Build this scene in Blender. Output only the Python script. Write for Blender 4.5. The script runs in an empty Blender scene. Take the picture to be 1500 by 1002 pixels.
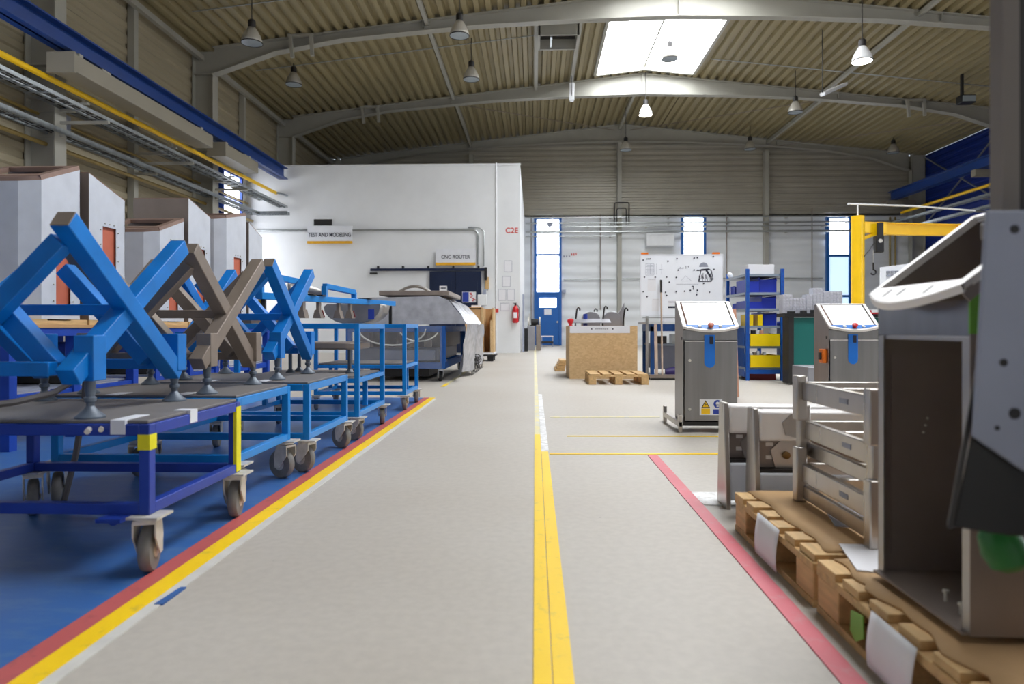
import bpy, bmesh, math, random
from mathutils import Vector, Matrix
SC = bpy.context.scene
COL = SC.collection
RND = random.Random(11)
PI = math.pi

# ------------------------------------------------------------------ materials
def lin(c):
    out = []
    for v in c[:3]:
        v = v / 255.0
        out.append(v / 12.92 if v <= .04045 else ((v + .055) / 1.055) ** 2.4)
    return out

def M(name, rgb, rough=.5, metal=0.0, var=.12, scale=6.0, stretch=(1, 1, 1), bump=0.0, spec=.5, rvar=.1, coat=0.0):
    """painted / metal surface with a little procedural mottling"""
    m = bpy.data.materials.new(name); m.use_nodes = True
    nt = m.node_tree; N = nt.nodes; L = nt.links
    b = N['Principled BSDF']
    c = lin(rgb)
    tc = N.new('ShaderNodeTexCoord'); mp = N.new('ShaderNodeMapping'); mp.inputs['Scale'].default_value = stretch
    L.new(tc.outputs['Object'], mp.inputs['Vector'])
    n = N.new('ShaderNodeTexNoise'); n.inputs['Scale'].default_value = scale; n.inputs['Detail'].default_value = 6
    L.new(mp.outputs[0], n.inputs['Vector'])
    r = N.new('ShaderNodeValToRGB')
    lo = [max(0, x * (1 - var)) for x in c]; hi = [min(1, x * (1 + var)) for x in c]
    r.color_ramp.elements[0].position = .3; r.color_ramp.elements[0].color = lo + [1]
    r.color_ramp.elements[1].position = .7; r.color_ramp.elements[1].color = hi + [1]
    L.new(n.outputs['Fac'], r.inputs[0]); L.new(r.outputs[0], b.inputs['Base Color'])
    mr = N.new('ShaderNodeMapRange'); mr.inputs['To Min'].default_value = max(.02, rough - rvar); mr.inputs['To Max'].default_value = min(1, rough + rvar)
    L.new(n.outputs['Fac'], mr.inputs['Value']); L.new(mr.outputs[0], b.inputs['Roughness'])
    b.inputs['Metallic'].default_value = metal
    b.inputs['Specular IOR Level'].default_value = spec
    b.inputs['Coat Weight'].default_value = coat
    if bump:
        bp = N.new('ShaderNodeBump'); bp.inputs['Strength'].default_value = bump; bp.inputs['Distance'].default_value = .01
        L.new(n.outputs['Fac'], bp.inputs['Height']); L.new(bp.outputs[0], b.inputs['Normal'])
    return m

def emit(name, rgb, strength):
    m = bpy.data.materials.new(name); m.use_nodes = True
    N = m.node_tree.nodes; L = m.node_tree.links
    b = N['Principled BSDF']
    b.inputs['Base Color'].default_value = (.8, .8, .8, 1)
    b.inputs['Emission Color'].default_value = lin(rgb) + [1]
    b.inputs['Emission Strength'].default_value = strength
    return m

def film(name, rgb, alpha, rough=.25):
    m = M(name, rgb, rough, 0, .15, 9, bump=.4)
    m.node_tree.nodes['Principled BSDF'].inputs['Alpha'].default_value = alpha
    return m

def worn(name, rgb, under, amount=.5, scale=7.0, rough=.45, stretch=(1, 1, 1)):
    """paint worn through in patches to the colour below"""
    m = bpy.data.materials.new(name); m.use_nodes = True
    nt = m.node_tree; N = nt.nodes; L = nt.links; b = N['Principled BSDF']
    tc = N.new('ShaderNodeTexCoord'); mp = N.new('ShaderNodeMapping'); mp.inputs['Scale'].default_value = stretch
    L.new(tc.outputs['Object'], mp.inputs['Vector'])
    n = N.new('ShaderNodeTexNoise'); n.inputs['Scale'].default_value = scale; n.inputs['Detail'].default_value = 9; n.inputs['Roughness'].default_value = .7
    L.new(mp.outputs[0], n.inputs['Vector'])
    r = N.new('ShaderNodeValToRGB')
    r.color_ramp.elements[0].position = amount - .06; r.color_ramp.elements[1].position = amount + .1
    r.color_ramp.elements[0].color = lin(under) + [1]; r.color_ramp.elements[1].color = lin(rgb) + [1]
    L.new(n.outputs['Fac'], r.inputs[0])
    n2 = N.new('ShaderNodeTexNoise'); n2.inputs['Scale'].default_value = 1.3; n2.inputs['Detail'].default_value = 4
    L.new(tc.outputs['Object'], n2.inputs['Vector'])
    mr = N.new('ShaderNodeMapRange'); mr.inputs['To Min'].default_value = .8; mr.inputs['To Max'].default_value = 1.15
    L.new(n2.outputs['Fac'], mr.inputs['Value'])
    mx = N.new('ShaderNodeVectorMath'); mx.operation = 'SCALE'
    L.new(r.outputs[0], mx.inputs[0]); L.new(mr.outputs[0], mx.inputs['Scale'])
    L.new(mx.outputs[0], b.inputs['Base Color'])
    b.inputs['Roughness'].default_value = rough
    return m

def floor_mat():
    m = bpy.data.materials.new('grey_floor_coating'); m.use_nodes = True
    nt = m.node_tree; N = nt.nodes; L = nt.links; b = N['Principled BSDF']
    tc = N.new('ShaderNodeTexCoord')
    big = N.new('ShaderNodeTexNoise'); big.inputs['Scale'].default_value = .7; big.inputs['Detail'].default_value = 5
    fine = N.new('ShaderNodeTexNoise'); fine.inputs['Scale'].default_value = 30; fine.inputs['Detail'].default_value = 8
    spk = N.new('ShaderNodeTexVoronoi'); spk.inputs['Scale'].default_value = 9
    for t in (big, fine, spk): L.new(tc.outputs['Object'], t.inputs['Vector'])
    r = N.new('ShaderNodeValToRGB')
    r.color_ramp.elements[0].position = .3; r.color_ramp.elements[0].color = lin((180, 173, 163)) + [1]
    r.color_ramp.elements[1].position = .7; r.color_ramp.elements[1].color = lin((189, 184, 176)) + [1]
    L.new(big.outputs['Fac'], r.inputs[0])
    mf = N.new('ShaderNodeMapRange'); mf.inputs['From Min'].default_value = .35; mf.inputs['From Max'].default_value = .65
    mf.inputs['To Min'].default_value = .95; mf.inputs['To Max'].default_value = 1.03
    L.new(fine.outputs['Fac'], mf.inputs['Value'])
    v = N.new('ShaderNodeVectorMath'); v.operation = 'SCALE'
    L.new(r.outputs[0], v.inputs[0]); L.new(mf.outputs[0], v.inputs['Scale'])
    # small chips and specks of dirt
    cr = N.new('ShaderNodeValToRGB'); cr.color_ramp.elements[0].position = .035; cr.color_ramp.elements[1].position = .06
    cr.color_ramp.elements[0].color = (1, 1, 1, 1); cr.color_ramp.elements[1].color = (0, 0, 0, 1)
    L.new(spk.outputs['Distance'], cr.inputs[0])
    sel = N.new('ShaderNodeMath'); sel.operation = 'GREATER_THAN'; sel.inputs[1].default_value = .78
    L.new(spk.outputs['Color'], sel.inputs[0])
    ml = N.new('ShaderNodeMath'); ml.operation = 'MULTIPLY'; L.new(cr.outputs[0], ml.inputs[0]); L.new(sel.outputs[0], ml.inputs[1])
    mu = N.new('ShaderNodeMath'); mu.operation = 'MULTIPLY'; mu.inputs[1].default_value = .55; L.new(ml.outputs[0], mu.inputs[0])
    mix = N.new('ShaderNodeMix'); mix.data_type = 'RGBA'
    L.new(mu.outputs[0], mix.inputs['Factor']); L.new(v.outputs[0], mix.inputs['A']); mix.inputs['B'].default_value = lin((110, 110, 112)) + [1]
    L.new(mix.outputs['Result'], b.inputs['Base Color'])
    rr = N.new('ShaderNodeMapRange'); rr.inputs['To Min'].default_value = .42; rr.inputs['To Max'].default_value = .6; b.inputs['Specular IOR Level'].default_value = .35
    L.new(big.outputs['Fac'], rr.inputs['Value']); L.new(rr.outputs[0], b.inputs['Roughness'])
    return m

def osb_mat():
    m = bpy.data.materials.new('oriented_strand_board'); m.use_nodes = True
    nt = m.node_tree; N = nt.nodes; L = nt.links; b = N['Principled BSDF']
    tc = N.new('ShaderNodeTexCoord'); mp = N.new('ShaderNodeMapping'); mp.inputs['Scale'].default_value = (26, 26, 40); mp.inputs['Rotation'].default_value = (.3, .5, .2)
    L.new(tc.outputs['Object'], mp.inputs['Vector'])
    v = N.new('ShaderNodeTexVoronoi'); v.inputs['Scale'].default_value = 1.2; L.new(mp.outputs[0], v.inputs['Vector'])
    r = N.new('ShaderNodeValToRGB')
    r.color_ramp.elements[0].color = lin((198, 164, 118)) + [1]; r.color_ramp.elements[1].color = lin((214, 182, 136)) + [1]
    s = N.new('ShaderNodeSeparateColor'); L.new(v.outputs['Color'], s.inputs[0]); L.new(s.outputs[0], r.inputs[0])
    L.new(r.outputs[0], b.inputs['Base Color']); b.inputs['Roughness'].default_value = .7
    return m

LB = (0, 128, 208)
mats = dict(
    floor=floor_mat(),
    floorblue=worn('blue_floor_paint', (50, 98, 164), (74, 112, 164), .42, 5, .42, (1, 3, 1)),
    yellowline=worn('yellow_line_paint', (250, 208, 12), (205, 180, 70), .34, 14),
    yellowpale=worn('pale_yellow_line_paint', (226, 214, 150), (205, 205, 200), .45, 9),
    redline=worn('red_line_paint', (188, 92, 90), (160, 80, 80), .36, 14),
    redpink=worn('pinkish_red_line_paint', (205, 92, 106), (196, 120, 125), .36, 14),
    whitepatch=worn('mottled_white_floor', (232, 232, 232), (196, 194, 190), .46, 16),
    palestrip=M('pale_floor_strip', (205, 204, 198), .5, var=.08, scale=12),
    bluetape=M('blue_tape', (52, 96, 160), .5),
    whitewall=M('white_wall_paint', (228, 230, 232), .6, var=.03, scale=1.5),
    clad=M('pale_grey_wall_cladding', (228, 231, 233), .45, var=.05, scale=1.2, stretch=(.3, .3, 2)),
    cladgrey=M('grey_metal_wall_sheet', (166, 161, 148), .4, .15, var=.06, scale=1.2),
    cladleft=M('cream_wall_sheet', (158, 148, 124), .5, var=.06, scale=1.2, stretch=(1, .3, 2)),
    bluewall=M('deep_blue_wall_sheet', (8, 42, 130), .5, var=.1, scale=1),
    deck=M('cream_roof_deck', (146, 134, 100), .5, var=.07, scale=.8, stretch=(2, .2, 1)),
    steel=M('pale_grey_green_steel_paint', (164, 162, 152), .45, var=.05, scale=2),
    duct=M('beige_sheet_duct', (140, 134, 120), .45, var=.05, scale=2),
    railblue=M('crane_rail_blue', (8, 54, 124), .4, var=.1, scale=3),
    navy=M('navy_door_paint', (14, 30, 62), .35, var=.12, scale=3),
    doorblue=M('door_blue_paint', (12, 92, 168), .4, var=.06, scale=3),
    pipegrey=M('galvanised_pipe', (172, 176, 176), .32, .7, var=.1, scale=8),
    galv=M('galvanised_tray', (160, 166, 170), .35, .75, var=.15, scale=12),
    yellow=M('signal_yellow_paint', (250, 200, 0), .4, var=.05, scale=4),
    yellowtape=M('bright_yellow_tape', (236, 226, 20), .45, var=.08, scale=18),
    yellowdull=M('dull_yellow_pipe_paint', (150, 128, 70), .4, var=.1, scale=4),
    lightblue=M('light_blue_steel_paint', LB, .38, var=.1, scale=8, coat=.1),
    frameblue=M('blue_frame_paint', (0, 117, 202), .4, var=.12, scale=7),
    darkblue=M('dark_blue_steel_paint', (32, 60, 156), .36, var=.14, scale=8),
    standblue=M('royal_blue_stand_paint', (20, 66, 165), .4, var=.12, scale=6),
    cartblue=M('mid_blue_cart_paint', (22, 82, 156), .4, var=.1, scale=6),
    greybrown=M('grey_brown_primer', (140, 128, 118), .42, .25, var=.12, scale=9),
    deckmat=M('dark_grey_rubber_mat', (116, 112, 110), .55, var=.12, scale=5, stretch=(1, 4, 1)),
    rubber=M('grey_castor_rubber', (122, 121, 120), .7, var=.14, scale=25),
    blackrub=M('black_rubber', (30, 30, 32), .6, var=.2, scale=15),
    zinc=M('zinc_plate', (206, 202, 194), .4, .2, var=.16, scale=22),
    footgrey=M('slate_grey_foot', (92, 102, 114), .4, .2, var=.12, scale=18),
    steeltube=M('brushed_stainless_tube', (186, 180, 174), .3, 1.0, var=.1, scale=14, stretch=(1, 1, .1)),
    stain=M('brushed_stainless_sheet', (138, 136, 136), .3, 1.0, var=.1, scale=18, stretch=(1, 1, .06), rvar=.06),
    stainx=M('satin_stainless_sheet', (176, 172, 168), .42, 1.0, var=.1, scale=9, rvar=.1),
    stainlight=M('filmed_stainless_sheet', (208, 212, 220), .5, .15, var=.07, scale=6),
    stainbrown=M('bare_sheet_brownish', (150, 138, 131), .48, .5, var=.08, scale=6),
    rimbrown=M('dull_steel_rim', (158, 132, 120), .5, .4, var=.12, scale=9),
    brightbezel=M('bright_bead_blasted_bezel', (235, 231, 228), .4, .15, var=.04, scale=9),
    screen=M('screen_painted_reflection', (250, 250, 250), .16, 0, var=.02, scale=3, coat=.6),  # skylight reflection painted into the screen as plain white
    screenside=M('screen_recess_brown', (120, 92, 80), .5),
    orange=M('terracotta_masking', (196, 104, 78), .65, var=.12, scale=6),
    darkmetal=M('dark_painted_metal', (44, 42, 42), .5, .2, var=.15, scale=6),
    black=M('black_plastic', (18, 18, 20), .45, var=.1),
    greymach=M('blue_grey_machine_paint', (150, 156, 174), .5, .1, var=.06, scale=5),
    mastgrey=M('charcoal_column_paint', (46, 43, 42), .55, 0, var=.1, scale=4),
    mastlight=M('taupe_foot_and_lit_edge', (120, 112, 106), .5, 0, var=.08, scale=4),
    green=M('green_film', (108, 170, 58), .45, var=.08),
    darkgreen=M('dark_green_knob', (14, 92, 26), .5),
    teal=M('teal_cabinet_paint', (8, 106, 100), .5, var=.06, scale=3),
    wood=M('pine_board', (206, 170, 118), .65, var=.18, scale=7, stretch=(6, 1, 6), bump=.2),
    woody=M('pine_plank', (200, 164, 112), .65, var=.18, scale=7, stretch=(1, 6, 6), bump=.2),
    plywood=M('pinkish_plywood', (200, 148, 122), .6, var=.12, scale=6, stretch=(3, 3, .4)),
    mdf=M('tan_crate_board', (196, 154, 106), .65, var=.08, scale=5),
    osb=osb_mat(),
    card=M('brown_cardboard', (188, 152, 108), .75, var=.08, scale=5, bump=.1),
    paper=M('white_paper', (232, 232, 236), .6, var=.02),
    whiteplastic=M('white_plastic', (228, 230, 232), .35, var=.03),
    boardwhite=M('whiteboard_enamel', (240, 243, 249), .22, var=.02),
    ink=M('dark_ink', (40, 44, 62), .6),
    inkgrey=M('pale_ink', (150, 154, 168), .6),
    signgrey=M('pale_grey_sign', (224, 226, 232), .5, var=.03),
    signbar=M('ochre_sign_bar', (226, 168, 30), .5),
    red=M('fire_red_paint', (196, 24, 34), .35, var=.08),
    redtext=M('red_lettering', (206, 60, 48), .5),
    labelblue=M('blue_print', (36, 62, 160), .5),
    stripblue=M('blue_control_strip', (28, 112, 196), .4),
    filmblue=M('bright_blue_film', (0, 116, 220), .35, var=.05),
    orangepl=M('orange_plastic', (240, 120, 20), .4),
    ashwood=M('pale_ash_handle', (190, 168, 150), .6),
    bolt=M('brass_bolt', (130, 100, 60), .35, .8),
    knob=M('red_brown_knob', (176, 92, 66), .4),
    binblue=M('blue_bin_plastic', (34, 60, 190), .4, var=.06),
    binyellow=M('yellow_bin_plastic', (250, 214, 0), .4, var=.04),
    rackblue=M('rack_blue_paint', (14, 84, 170), .4, var=.08, scale=8),
    shelfgrey=M('grey_blue_shelf', (150, 162, 176), .4, .3, var=.06),
    clearbox=M('frosted_drawer_plastic', (214, 216, 222), .3, var=.06, scale=20),
    drawerface=M('frosted_drawer_front', (196, 196, 206), .3, var=.14, scale=40),
    filmgrey=film('clouded_plastic_film', (176, 178, 186), .93, .22),
    filmclear=film('clear_plastic_film', (176, 178, 184), .25, .12),
    bodygrey=M('grey_machine_body', (150, 150, 156), .35, .3, var=.08, scale=5),
    purple=M('dark_purple_bag', (60, 44, 110), .5, var=.2),
    darkred=M('dark_red_box', (120, 20, 22), .5),
    cable=M('white_cable', (220, 220, 214), .5),
    hose=M('grey_hose', (96, 92, 90), .5),
    lampshade=M('grey_lamp_reflector', (186, 182, 172), .35, .2, var=.05),
    lamplens=M('dusty_lamp_glass', (150, 160, 166), .2, var=.05),
    sky=emit('daylit_skylight_sheet', (248, 251, 255), 11.5),
    skyadded=emit('added_skylight_sheet', (248, 251, 255), 16.0),
    skyfar=emit('brighter_skylight_sheet', (246, 250, 255), 15.0),
    pane=emit('daylit_window_pane', (246, 250, 255), 6.0),
    paneblue=emit('daylit_lower_pane', (166, 196, 226), 1.3),
    lampon=emit('burning_lamp_glass', (255, 248, 232), 14.0),
)
mat = mats

# ------------------------------------------------------------------ mesh helpers
WM = {}

class MB:
    def __init__(s): s.bm = bmesh.new()
    def hexa(s, p):
        v = [s.bm.verts.new(q) for q in p]
        for f in ((3, 2, 1, 0), (4, 5, 6, 7), (0, 1, 5, 4), (1, 2, 6, 5), (2, 3, 7, 6), (3, 0, 4, 7)):
            s.bm.faces.new([v[i] for i in f])
        return s
    def box(s, x0, x1, y0, y1, z0, z1):
        return s.hexa([(x0, y0, z0), (x1, y0, z0), (x1, y1, z0), (x0, y1, z0), (x0, y0, z1), (x1, y0, z1), (x1, y1, z1), (x0, y1, z1)])
    def bar(s, a, b, w, h=None, side=None):
        """square bar from a to b; w across 'side', h the other way"""
        a, b = Vector(a), Vector(b); d = (b - a).normalized(); h = h or w
        if side is None:
            side = d.cross(Vector((0, 0, 1)))
            if side.length < 1e-4: side = Vector((1, 0, 0))
        side = Vector(side); side = (side - d * side.dot(d)).normalized(); up = side.cross(d).normalized()
        p = []
        for c in (a, b):
            for i, j in ((-1, -1), (1, -1), (1, 1), (-1, 1)):
                p.append(c + side * (i * w / 2) + up * (j * h / 2))
        return s.hexa(p)
    def ring(s, c, ax, u, r, n):
        w = ax.cross(u); out = []
        for k in range(n):
            t = 2 * PI * k / n
            out.append(s.bm.verts.new(c + u * (r * math.cos(t)) + w * (r * math.sin(t))))
        return out
    def skin(s, rings, caps=True):
        n = len(rings[0])
        for A, B in zip(rings, rings[1:]):
            for k in range(n): s.bm.faces.new((A[k], A[(k + 1) % n], B[(k + 1) % n], B[k]))
        if caps:
            s.bm.faces.new(rings[0][::-1]); s.bm.faces.new(rings[-1])
    def lathe(s, c, ax, prof, n=20, caps=True):
        """prof: (radius, distance along ax)"""
        ax = Vector(ax).normalized(); c = Vector(c)
        u = ax.orthogonal().normalized()
        s.skin([s.ring(c + ax * t, ax, u, max(r, 1e-4), n) for r, t in prof], caps)
        return s
    def cyl(s, a, b, r, r2=None, n=16):
        a, b = Vector(a), Vector(b)
        return s.lathe(a, b - a, [(r, 0), (r if r2 is None else r2, (b - a).length)], n)
    def tube(s, pts, r, n=8):
        pts = [Vector(p) for p in pts]; rings = []; u = None
        for i, p in enumerate(pts):
            d = (pts[min(i + 1, len(pts) - 1)] - pts[max(i - 1, 0)]).normalized()
            if u is None: u = d.orthogonal().normalized()
            u = (u - d * u.dot(d)).normalized()
            rings.append(s.ring(p, d, u, r, n))
        s.skin(rings); return s
    def prism(s, poly, axis, t0, t1):
        """axis x: poly (y,z); y: poly (x,z); z: poly (x,y)"""
        f = {'x': lambda p, t: (t, p[0], p[1]), 'y': lambda p, t: (p[0], t, p[1]), 'z': lambda p, t: (p[0], p[1], t)}[axis]
        A = [s.bm.verts.new(f(p, t0)) for p in poly]; B = [s.bm.verts.new(f(p, t1)) for p in poly]
        n = len(poly)
        s.bm.faces.new(A); s.bm.faces.new(B[::-1])
        for k in range(n): s.bm.faces.new((A[k], B[k], B[(k + 1) % n], A[(k + 1) % n]))
        return s
    def strip(s, rows):
        """grid of points -> sheet"""
        V = [[s.bm.verts.new(p) for p in r] for r in rows]
        for i in range(len(V) - 1):
            for j in range(len(V[0]) - 1):
                s.bm.faces.new((V[i][j], V[i + 1][j], V[i + 1][j + 1], V[i][j + 1]))
        return s
    def plate(s, pts, t):
        """planar polygon pts thickened by vector t"""
        t = Vector(t)
        A = [s.bm.verts.new(p) for p in pts]; B = [s.bm.verts.new(Vector(p) + t) for p in pts]
        n = len(pts); s.bm.faces.new(A); s.bm.faces.new(B[::-1])
        for k in range(n): s.bm.faces.new((A[k], B[k], B[(k + 1) % n], A[(k + 1) % n]))
        return s
    def ball(s, c, r, sc=(1, 1, 1)):
        bmesh.ops.create_icosphere(s.bm, subdivisions=2, radius=r, matrix=Matrix.Translation(c) @ Matrix.Diagonal((*sc, 1)))
        return s
    def build(s, name, m, parent=None, bev=0.0, thick=0.0):
        bmesh.ops.recalc_face_normals(s.bm, faces=s.bm.faces)
        me = bpy.data.meshes.new(name)
        if parent is not None and parent in WM:
            s.bm.transform(WM[parent].inverted())
        s.bm.to_mesh(me); s.bm.free()
        me.materials.append(mats[m] if isinstance(m, str) else m)
        me.shade_smooth(); me.set_sharp_from_angle(angle=.6)
        o = bpy.data.objects.new(name, me); COL.objects.link(o)
        if thick:
            md = o.modifiers.new('thickness', 'SOLIDIFY'); md.thickness = thick; md.offset = 0
        if bev:
            md = o.modifiers.new('edge', 'BEVEL'); md.width = bev; md.segments = 2; md.limit_method = 'ANGLE'; md.angle_limit = .6
        if parent is not None:
            o.parent = parent
            if parent in WM: WM[o] = WM[parent]
        return o
    def single(s, name, m, label, cat, group=None, kind=None, **kw):
        o = s.build(name, m, None, **kw)
        co = [v.co for v in o.data.vertices]
        lo = Vector([min(c[i] for c in co) for i in range(3)]); hi = Vector([max(c[i] for c in co) for i in range(3)])
        c = Vector(((lo.x + hi.x) / 2, (lo.y + hi.y) / 2, lo.z))
        o.data.transform(Matrix.Translation(-c)); o.location = c
        WM[o] = Matrix.Translation(c)
        return tag(o, label, cat, group, kind)

def tag(o, label, cat, group=None, kind=None):
    o['label'] = label; o['category'] = cat
    if group: o['group'] = group
    if kind: o['kind'] = kind
    return o

def thing(name, label, cat, loc=(0, 0, 0), rz=0.0, group=None):
    o = bpy.data.objects.new(name, None); COL.objects.link(o)
    o.empty_display_size = .1
    o.location = loc; o.rotation_euler = (0, 0, rz)
    WM[o] = Matrix.Translation(loc) @ Matrix.Rotation(rz, 4, 'Z')
    return tag(o, label, cat, group)

def struct(o):
    o['kind'] = 'structure'; return o

def dup(root, loc, rz=0.0, label=None, swap=None, scale=None):
    def cp(o, par):
        c = o.copy(); COL.objects.link(c)
        if par: c.parent = par
        if swap and c.type == 'MESH' and o.data.materials and o.data.materials[0].name in swap:
            c.data = o.data.copy(); c.data.materials[0] = mats[swap[o.data.materials[0].name]]
        for ch in [k for k in o.children]: cp(ch, c)
        return c
    r = cp(root, None); r.location = loc; r.rotation_euler = (0, 0, rz)
    if scale: r.scale = scale
    if label: r['label'] = label
    WM[r] = Matrix.Translation(loc) @ Matrix.Rotation(rz, 4, 'Z')
    return r

def text(body, name, m, parent, loc, size, rot=(PI / 2, 0, 0), depth=.002, sx=1.0):
    cu = bpy.data.curves.new(name, 'FONT'); cu.body = body; cu.size = size; cu.extrude = depth; cu.offset = size * .014
    cu.align_x = 'CENTER'; cu.align_y = 'CENTER'
    t = bpy.data.objects.new(name + '_tmp', cu); COL.objects.link(t)
    bpy.context.view_layer.update()
    me = bpy.data.meshes.new_from_object(t)
    bpy.data.objects.remove(t, do_unlink=True)
    from mathutils import Euler
    mx = Matrix.Translation(loc) @ Euler(rot).to_matrix().to_4x4() @ Matrix.Diagonal((sx, 1, 1, 1))
    if parent in WM: mx = WM[parent].inverted() @ mx
    me.transform(mx); me.materials.clear(); me.materials.append(mats[m])
    o = bpy.data.objects.new(name, me); COL.objects.link(o); o.parent = parent
    return o

def arc(c, r, a0, a1, n, plane='xz'):
    out = []
    for k in range(n + 1):
        a = a0 + (a1 - a0) * k / n
        p = {'xz': (r * math.cos(a), 0, r * math.sin(a)), 'yz': (0, r * math.cos(a), r * math.sin(a)), 'xy': (r * math.cos(a), r * math.sin(a), 0)}[plane]
        out.append((c[0] + p[0], c[1] + p[1], c[2] + p[2]))
    return out

# ------------------------------------------------------------------ hall shell
XL, XR, YB, YN, XM = -9.35, 17.15, 31.0, -6.0, 3.85
def roof_z(x): return 9.86 - .112 * abs(x - XM)

struct(MB().box(XL, XR, YN, YB, -.12, 0).build('floor', 'floor'))
struct(MB().box(XL, -1.235, YN, 7.75, 0, .002).build('floor_paint', 'floorblue'))
def line(name, m, pts, z=.003):
    return struct(MB().plate([(x, y, 0) for x, y in pts], (0, 0, z)).build(name, m))
line('floor_line', 'redline', [(-1.24, -1), (-1.172, -1), (-1.195, 7.75), (-1.262, 7.75)], .004)
line('floor_line', 'yellowline', [(-1.172, -1), (-1.104, -1), (-1.13, 7.75), (-1.195, 7.75)], .004)
line('floor_line', 'palestrip', [(-1.104, -1), (-1.066, -1), (-1.095, 7.6), (-1.13, 7.6)])
line('floor_line', 'yellowpale', [(-1.27, 9.2), (-1.215, 9.2), (-1.225, 14.6), (-1.28, 14.6)])
line('floor_line', 'yellowline', [(-1.27, 9.2), (-1.215, 9.2), (-1.215, 9.7), (-1.27, 9.75)], .004)
line('floor_line', 'yellowline', [(-.004, -1), (.038, -1), (.042, 5.1), (.0, 5.1)], .004)
line('floor_line', 'yellowline', [(.041, -1), (.092, -1), (.088, 4.4), (.044, 4.4)], .004)
line('floor_line', 'yellowpale', [(.0, 5.1), (.042, 5.1), (.05, 27), (-.02, 27)])
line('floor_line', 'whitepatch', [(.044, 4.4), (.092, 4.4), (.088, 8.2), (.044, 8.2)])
line('floor_line', 'yellowpale', [(.14, 6.08), (1.12, 6.13), (1.12, 6.18), (.14, 6.12)])
line('floor_line', 'yellowline', [(.24, 5.03), (1.5, 5.05), (1.5, 5.09), (.24, 5.06)])
line('floor_line', 'yellowline', [(.095, 4.31), (1.5, 4.35), (1.5, 4.4), (.095, 4.345)])
line('floor_line', 'redpink', [(.672, -.5), (.728, -.5), (.768, 4.3), (.708, 4.3)], .004)
line('floor_line', 'whitepatch', [(.765, 3.1), (.98, 3.1), (.98, 3.34), (.735, 3.34)], .003)  # mottled white rectangle on the floor
line('floor_mark', 'bluetape', [(-1.095, 1.93), (-1.07, 1.93), (-1.068, 2.06), (-1.085, 2.06)], .005)

def corr(t0, t1, pitch, dep, flat=.35):
    """trapezoidal sheet profile: list of (t, offset)"""
    out = []; t = t0
    while t < t1 - 1e-6:
        for f, o in ((0, 0), (flat, 0), (flat + .12, dep), (1 - .12, dep)):
            tt = t + f * pitch
            if tt <= t1: out.append((tt, o))
        t += pitch
    out.append((t1, 0)); return out

# side walls: horizontal sheets
def side_wall(name, x, sgn, z0, z1, m, pitch, dep, y0=YN, y1=YB):
    pf = corr(z0, z1, pitch, dep)
    b = MB(); b.strip([[(x + sgn * o, y, t) for t, o in pf] for y in (y0, y1)])
    bx = MB() if False else b
    bx.box(x - sgn * .16, x - sgn * .06, y0, y1, z0, z1)
    return struct(b.build(name, m))
side_wall('wall_left', XL, 1, 0, 8.36, 'cladleft', .3, .035)
side_wall('wall_right', XR, -1, 0, 8.36, 'bluewall', .3, .03)
def gable(name, y, sgn, z0, zf, m, pitch, dep, x0=XL, x1=XR):
    b = MB(); zt = max(zf(x0), zf(XM), zf(x1))
    pf = corr(z0, zt, pitch, dep)
    # cut the sheet along the roof slope in columns
    xs = [x0 + (x1 - x0) * k / 24 for k in range(25)]
    for xa, xb in zip(xs, xs[1:]):
        top = min(zf(xa), zf(xb)) + .06
        rows = [(t, o) for t, o in pf if t < top] + [(top, 0)]
        b.strip([[(x, y - sgn * o, t) for t, o in rows] for x in (xa, xb)])
    b.prism([(x0, z0), (x1, z0), (x1, zf(x1)), (XM, zf(XM)), (x0, zf(x0))] if zf(x0) != zf(XM) else [(x0, z0), (x1, z0), (x1, zf(x1)), (x0, zf(x0))], 'y', y + sgn * .06, y + sgn * .16)
    return struct(b.build(name, m))
gable('wall_back', YB - .05, 1, 5.82, roof_z, 'cladgrey', .25, .04)
gable('wall_back_lower', YB - .05, 1, 0, lambda x: 5.82, 'clad', .5, .035)
struct(MB().prism([(XL, 0), (XR, 0), (XR, roof_z(XR)), (XM, roof_z(XM)), (XL, roof_z(XL))], 'y', YN - .12, YN).build('wall_front', 'clad'))

# roof deck: ribs run along the hall, skylights break the ridge strip
SKY = [(.8, 5.6), (6.9, 11.6), (12.9, 17.9), (18.95, 24.1)]  # the two nearest are unseen, added to brighten floor and trolleys
SX0, SX1 = 2.12, 5.58
def deck_part(x0, x1, y0, y1, b):
    pf = corr(x0, x1, .31, .11, .42)
    b.strip([[(t, y, roof_z(t) + o) for t, o in pf] for y in (y0, y1)])
    b.prism([(x0, roof_z(x0) + .16), (x1, roof_z(x1) + .16), (x1, roof_z(x1) + .24), (x0, roof_z(x0) + .24)], 'y', y0, y1)
b = MB()
deck_part(XL, SX0, YN, YB, b); deck_part(SX1, XR, YN, YB, b)
edges = [YN] + [v for s_ in SKY for v in s_] + [YB]
for k in range(0, len(edges), 2):
    deck_part(SX0, XM, edges[k], edges[k + 1], b); deck_part(XM, SX1, edges[k], edges[k + 1], b)
struct(b.build('ceiling', 'deck'))
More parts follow.
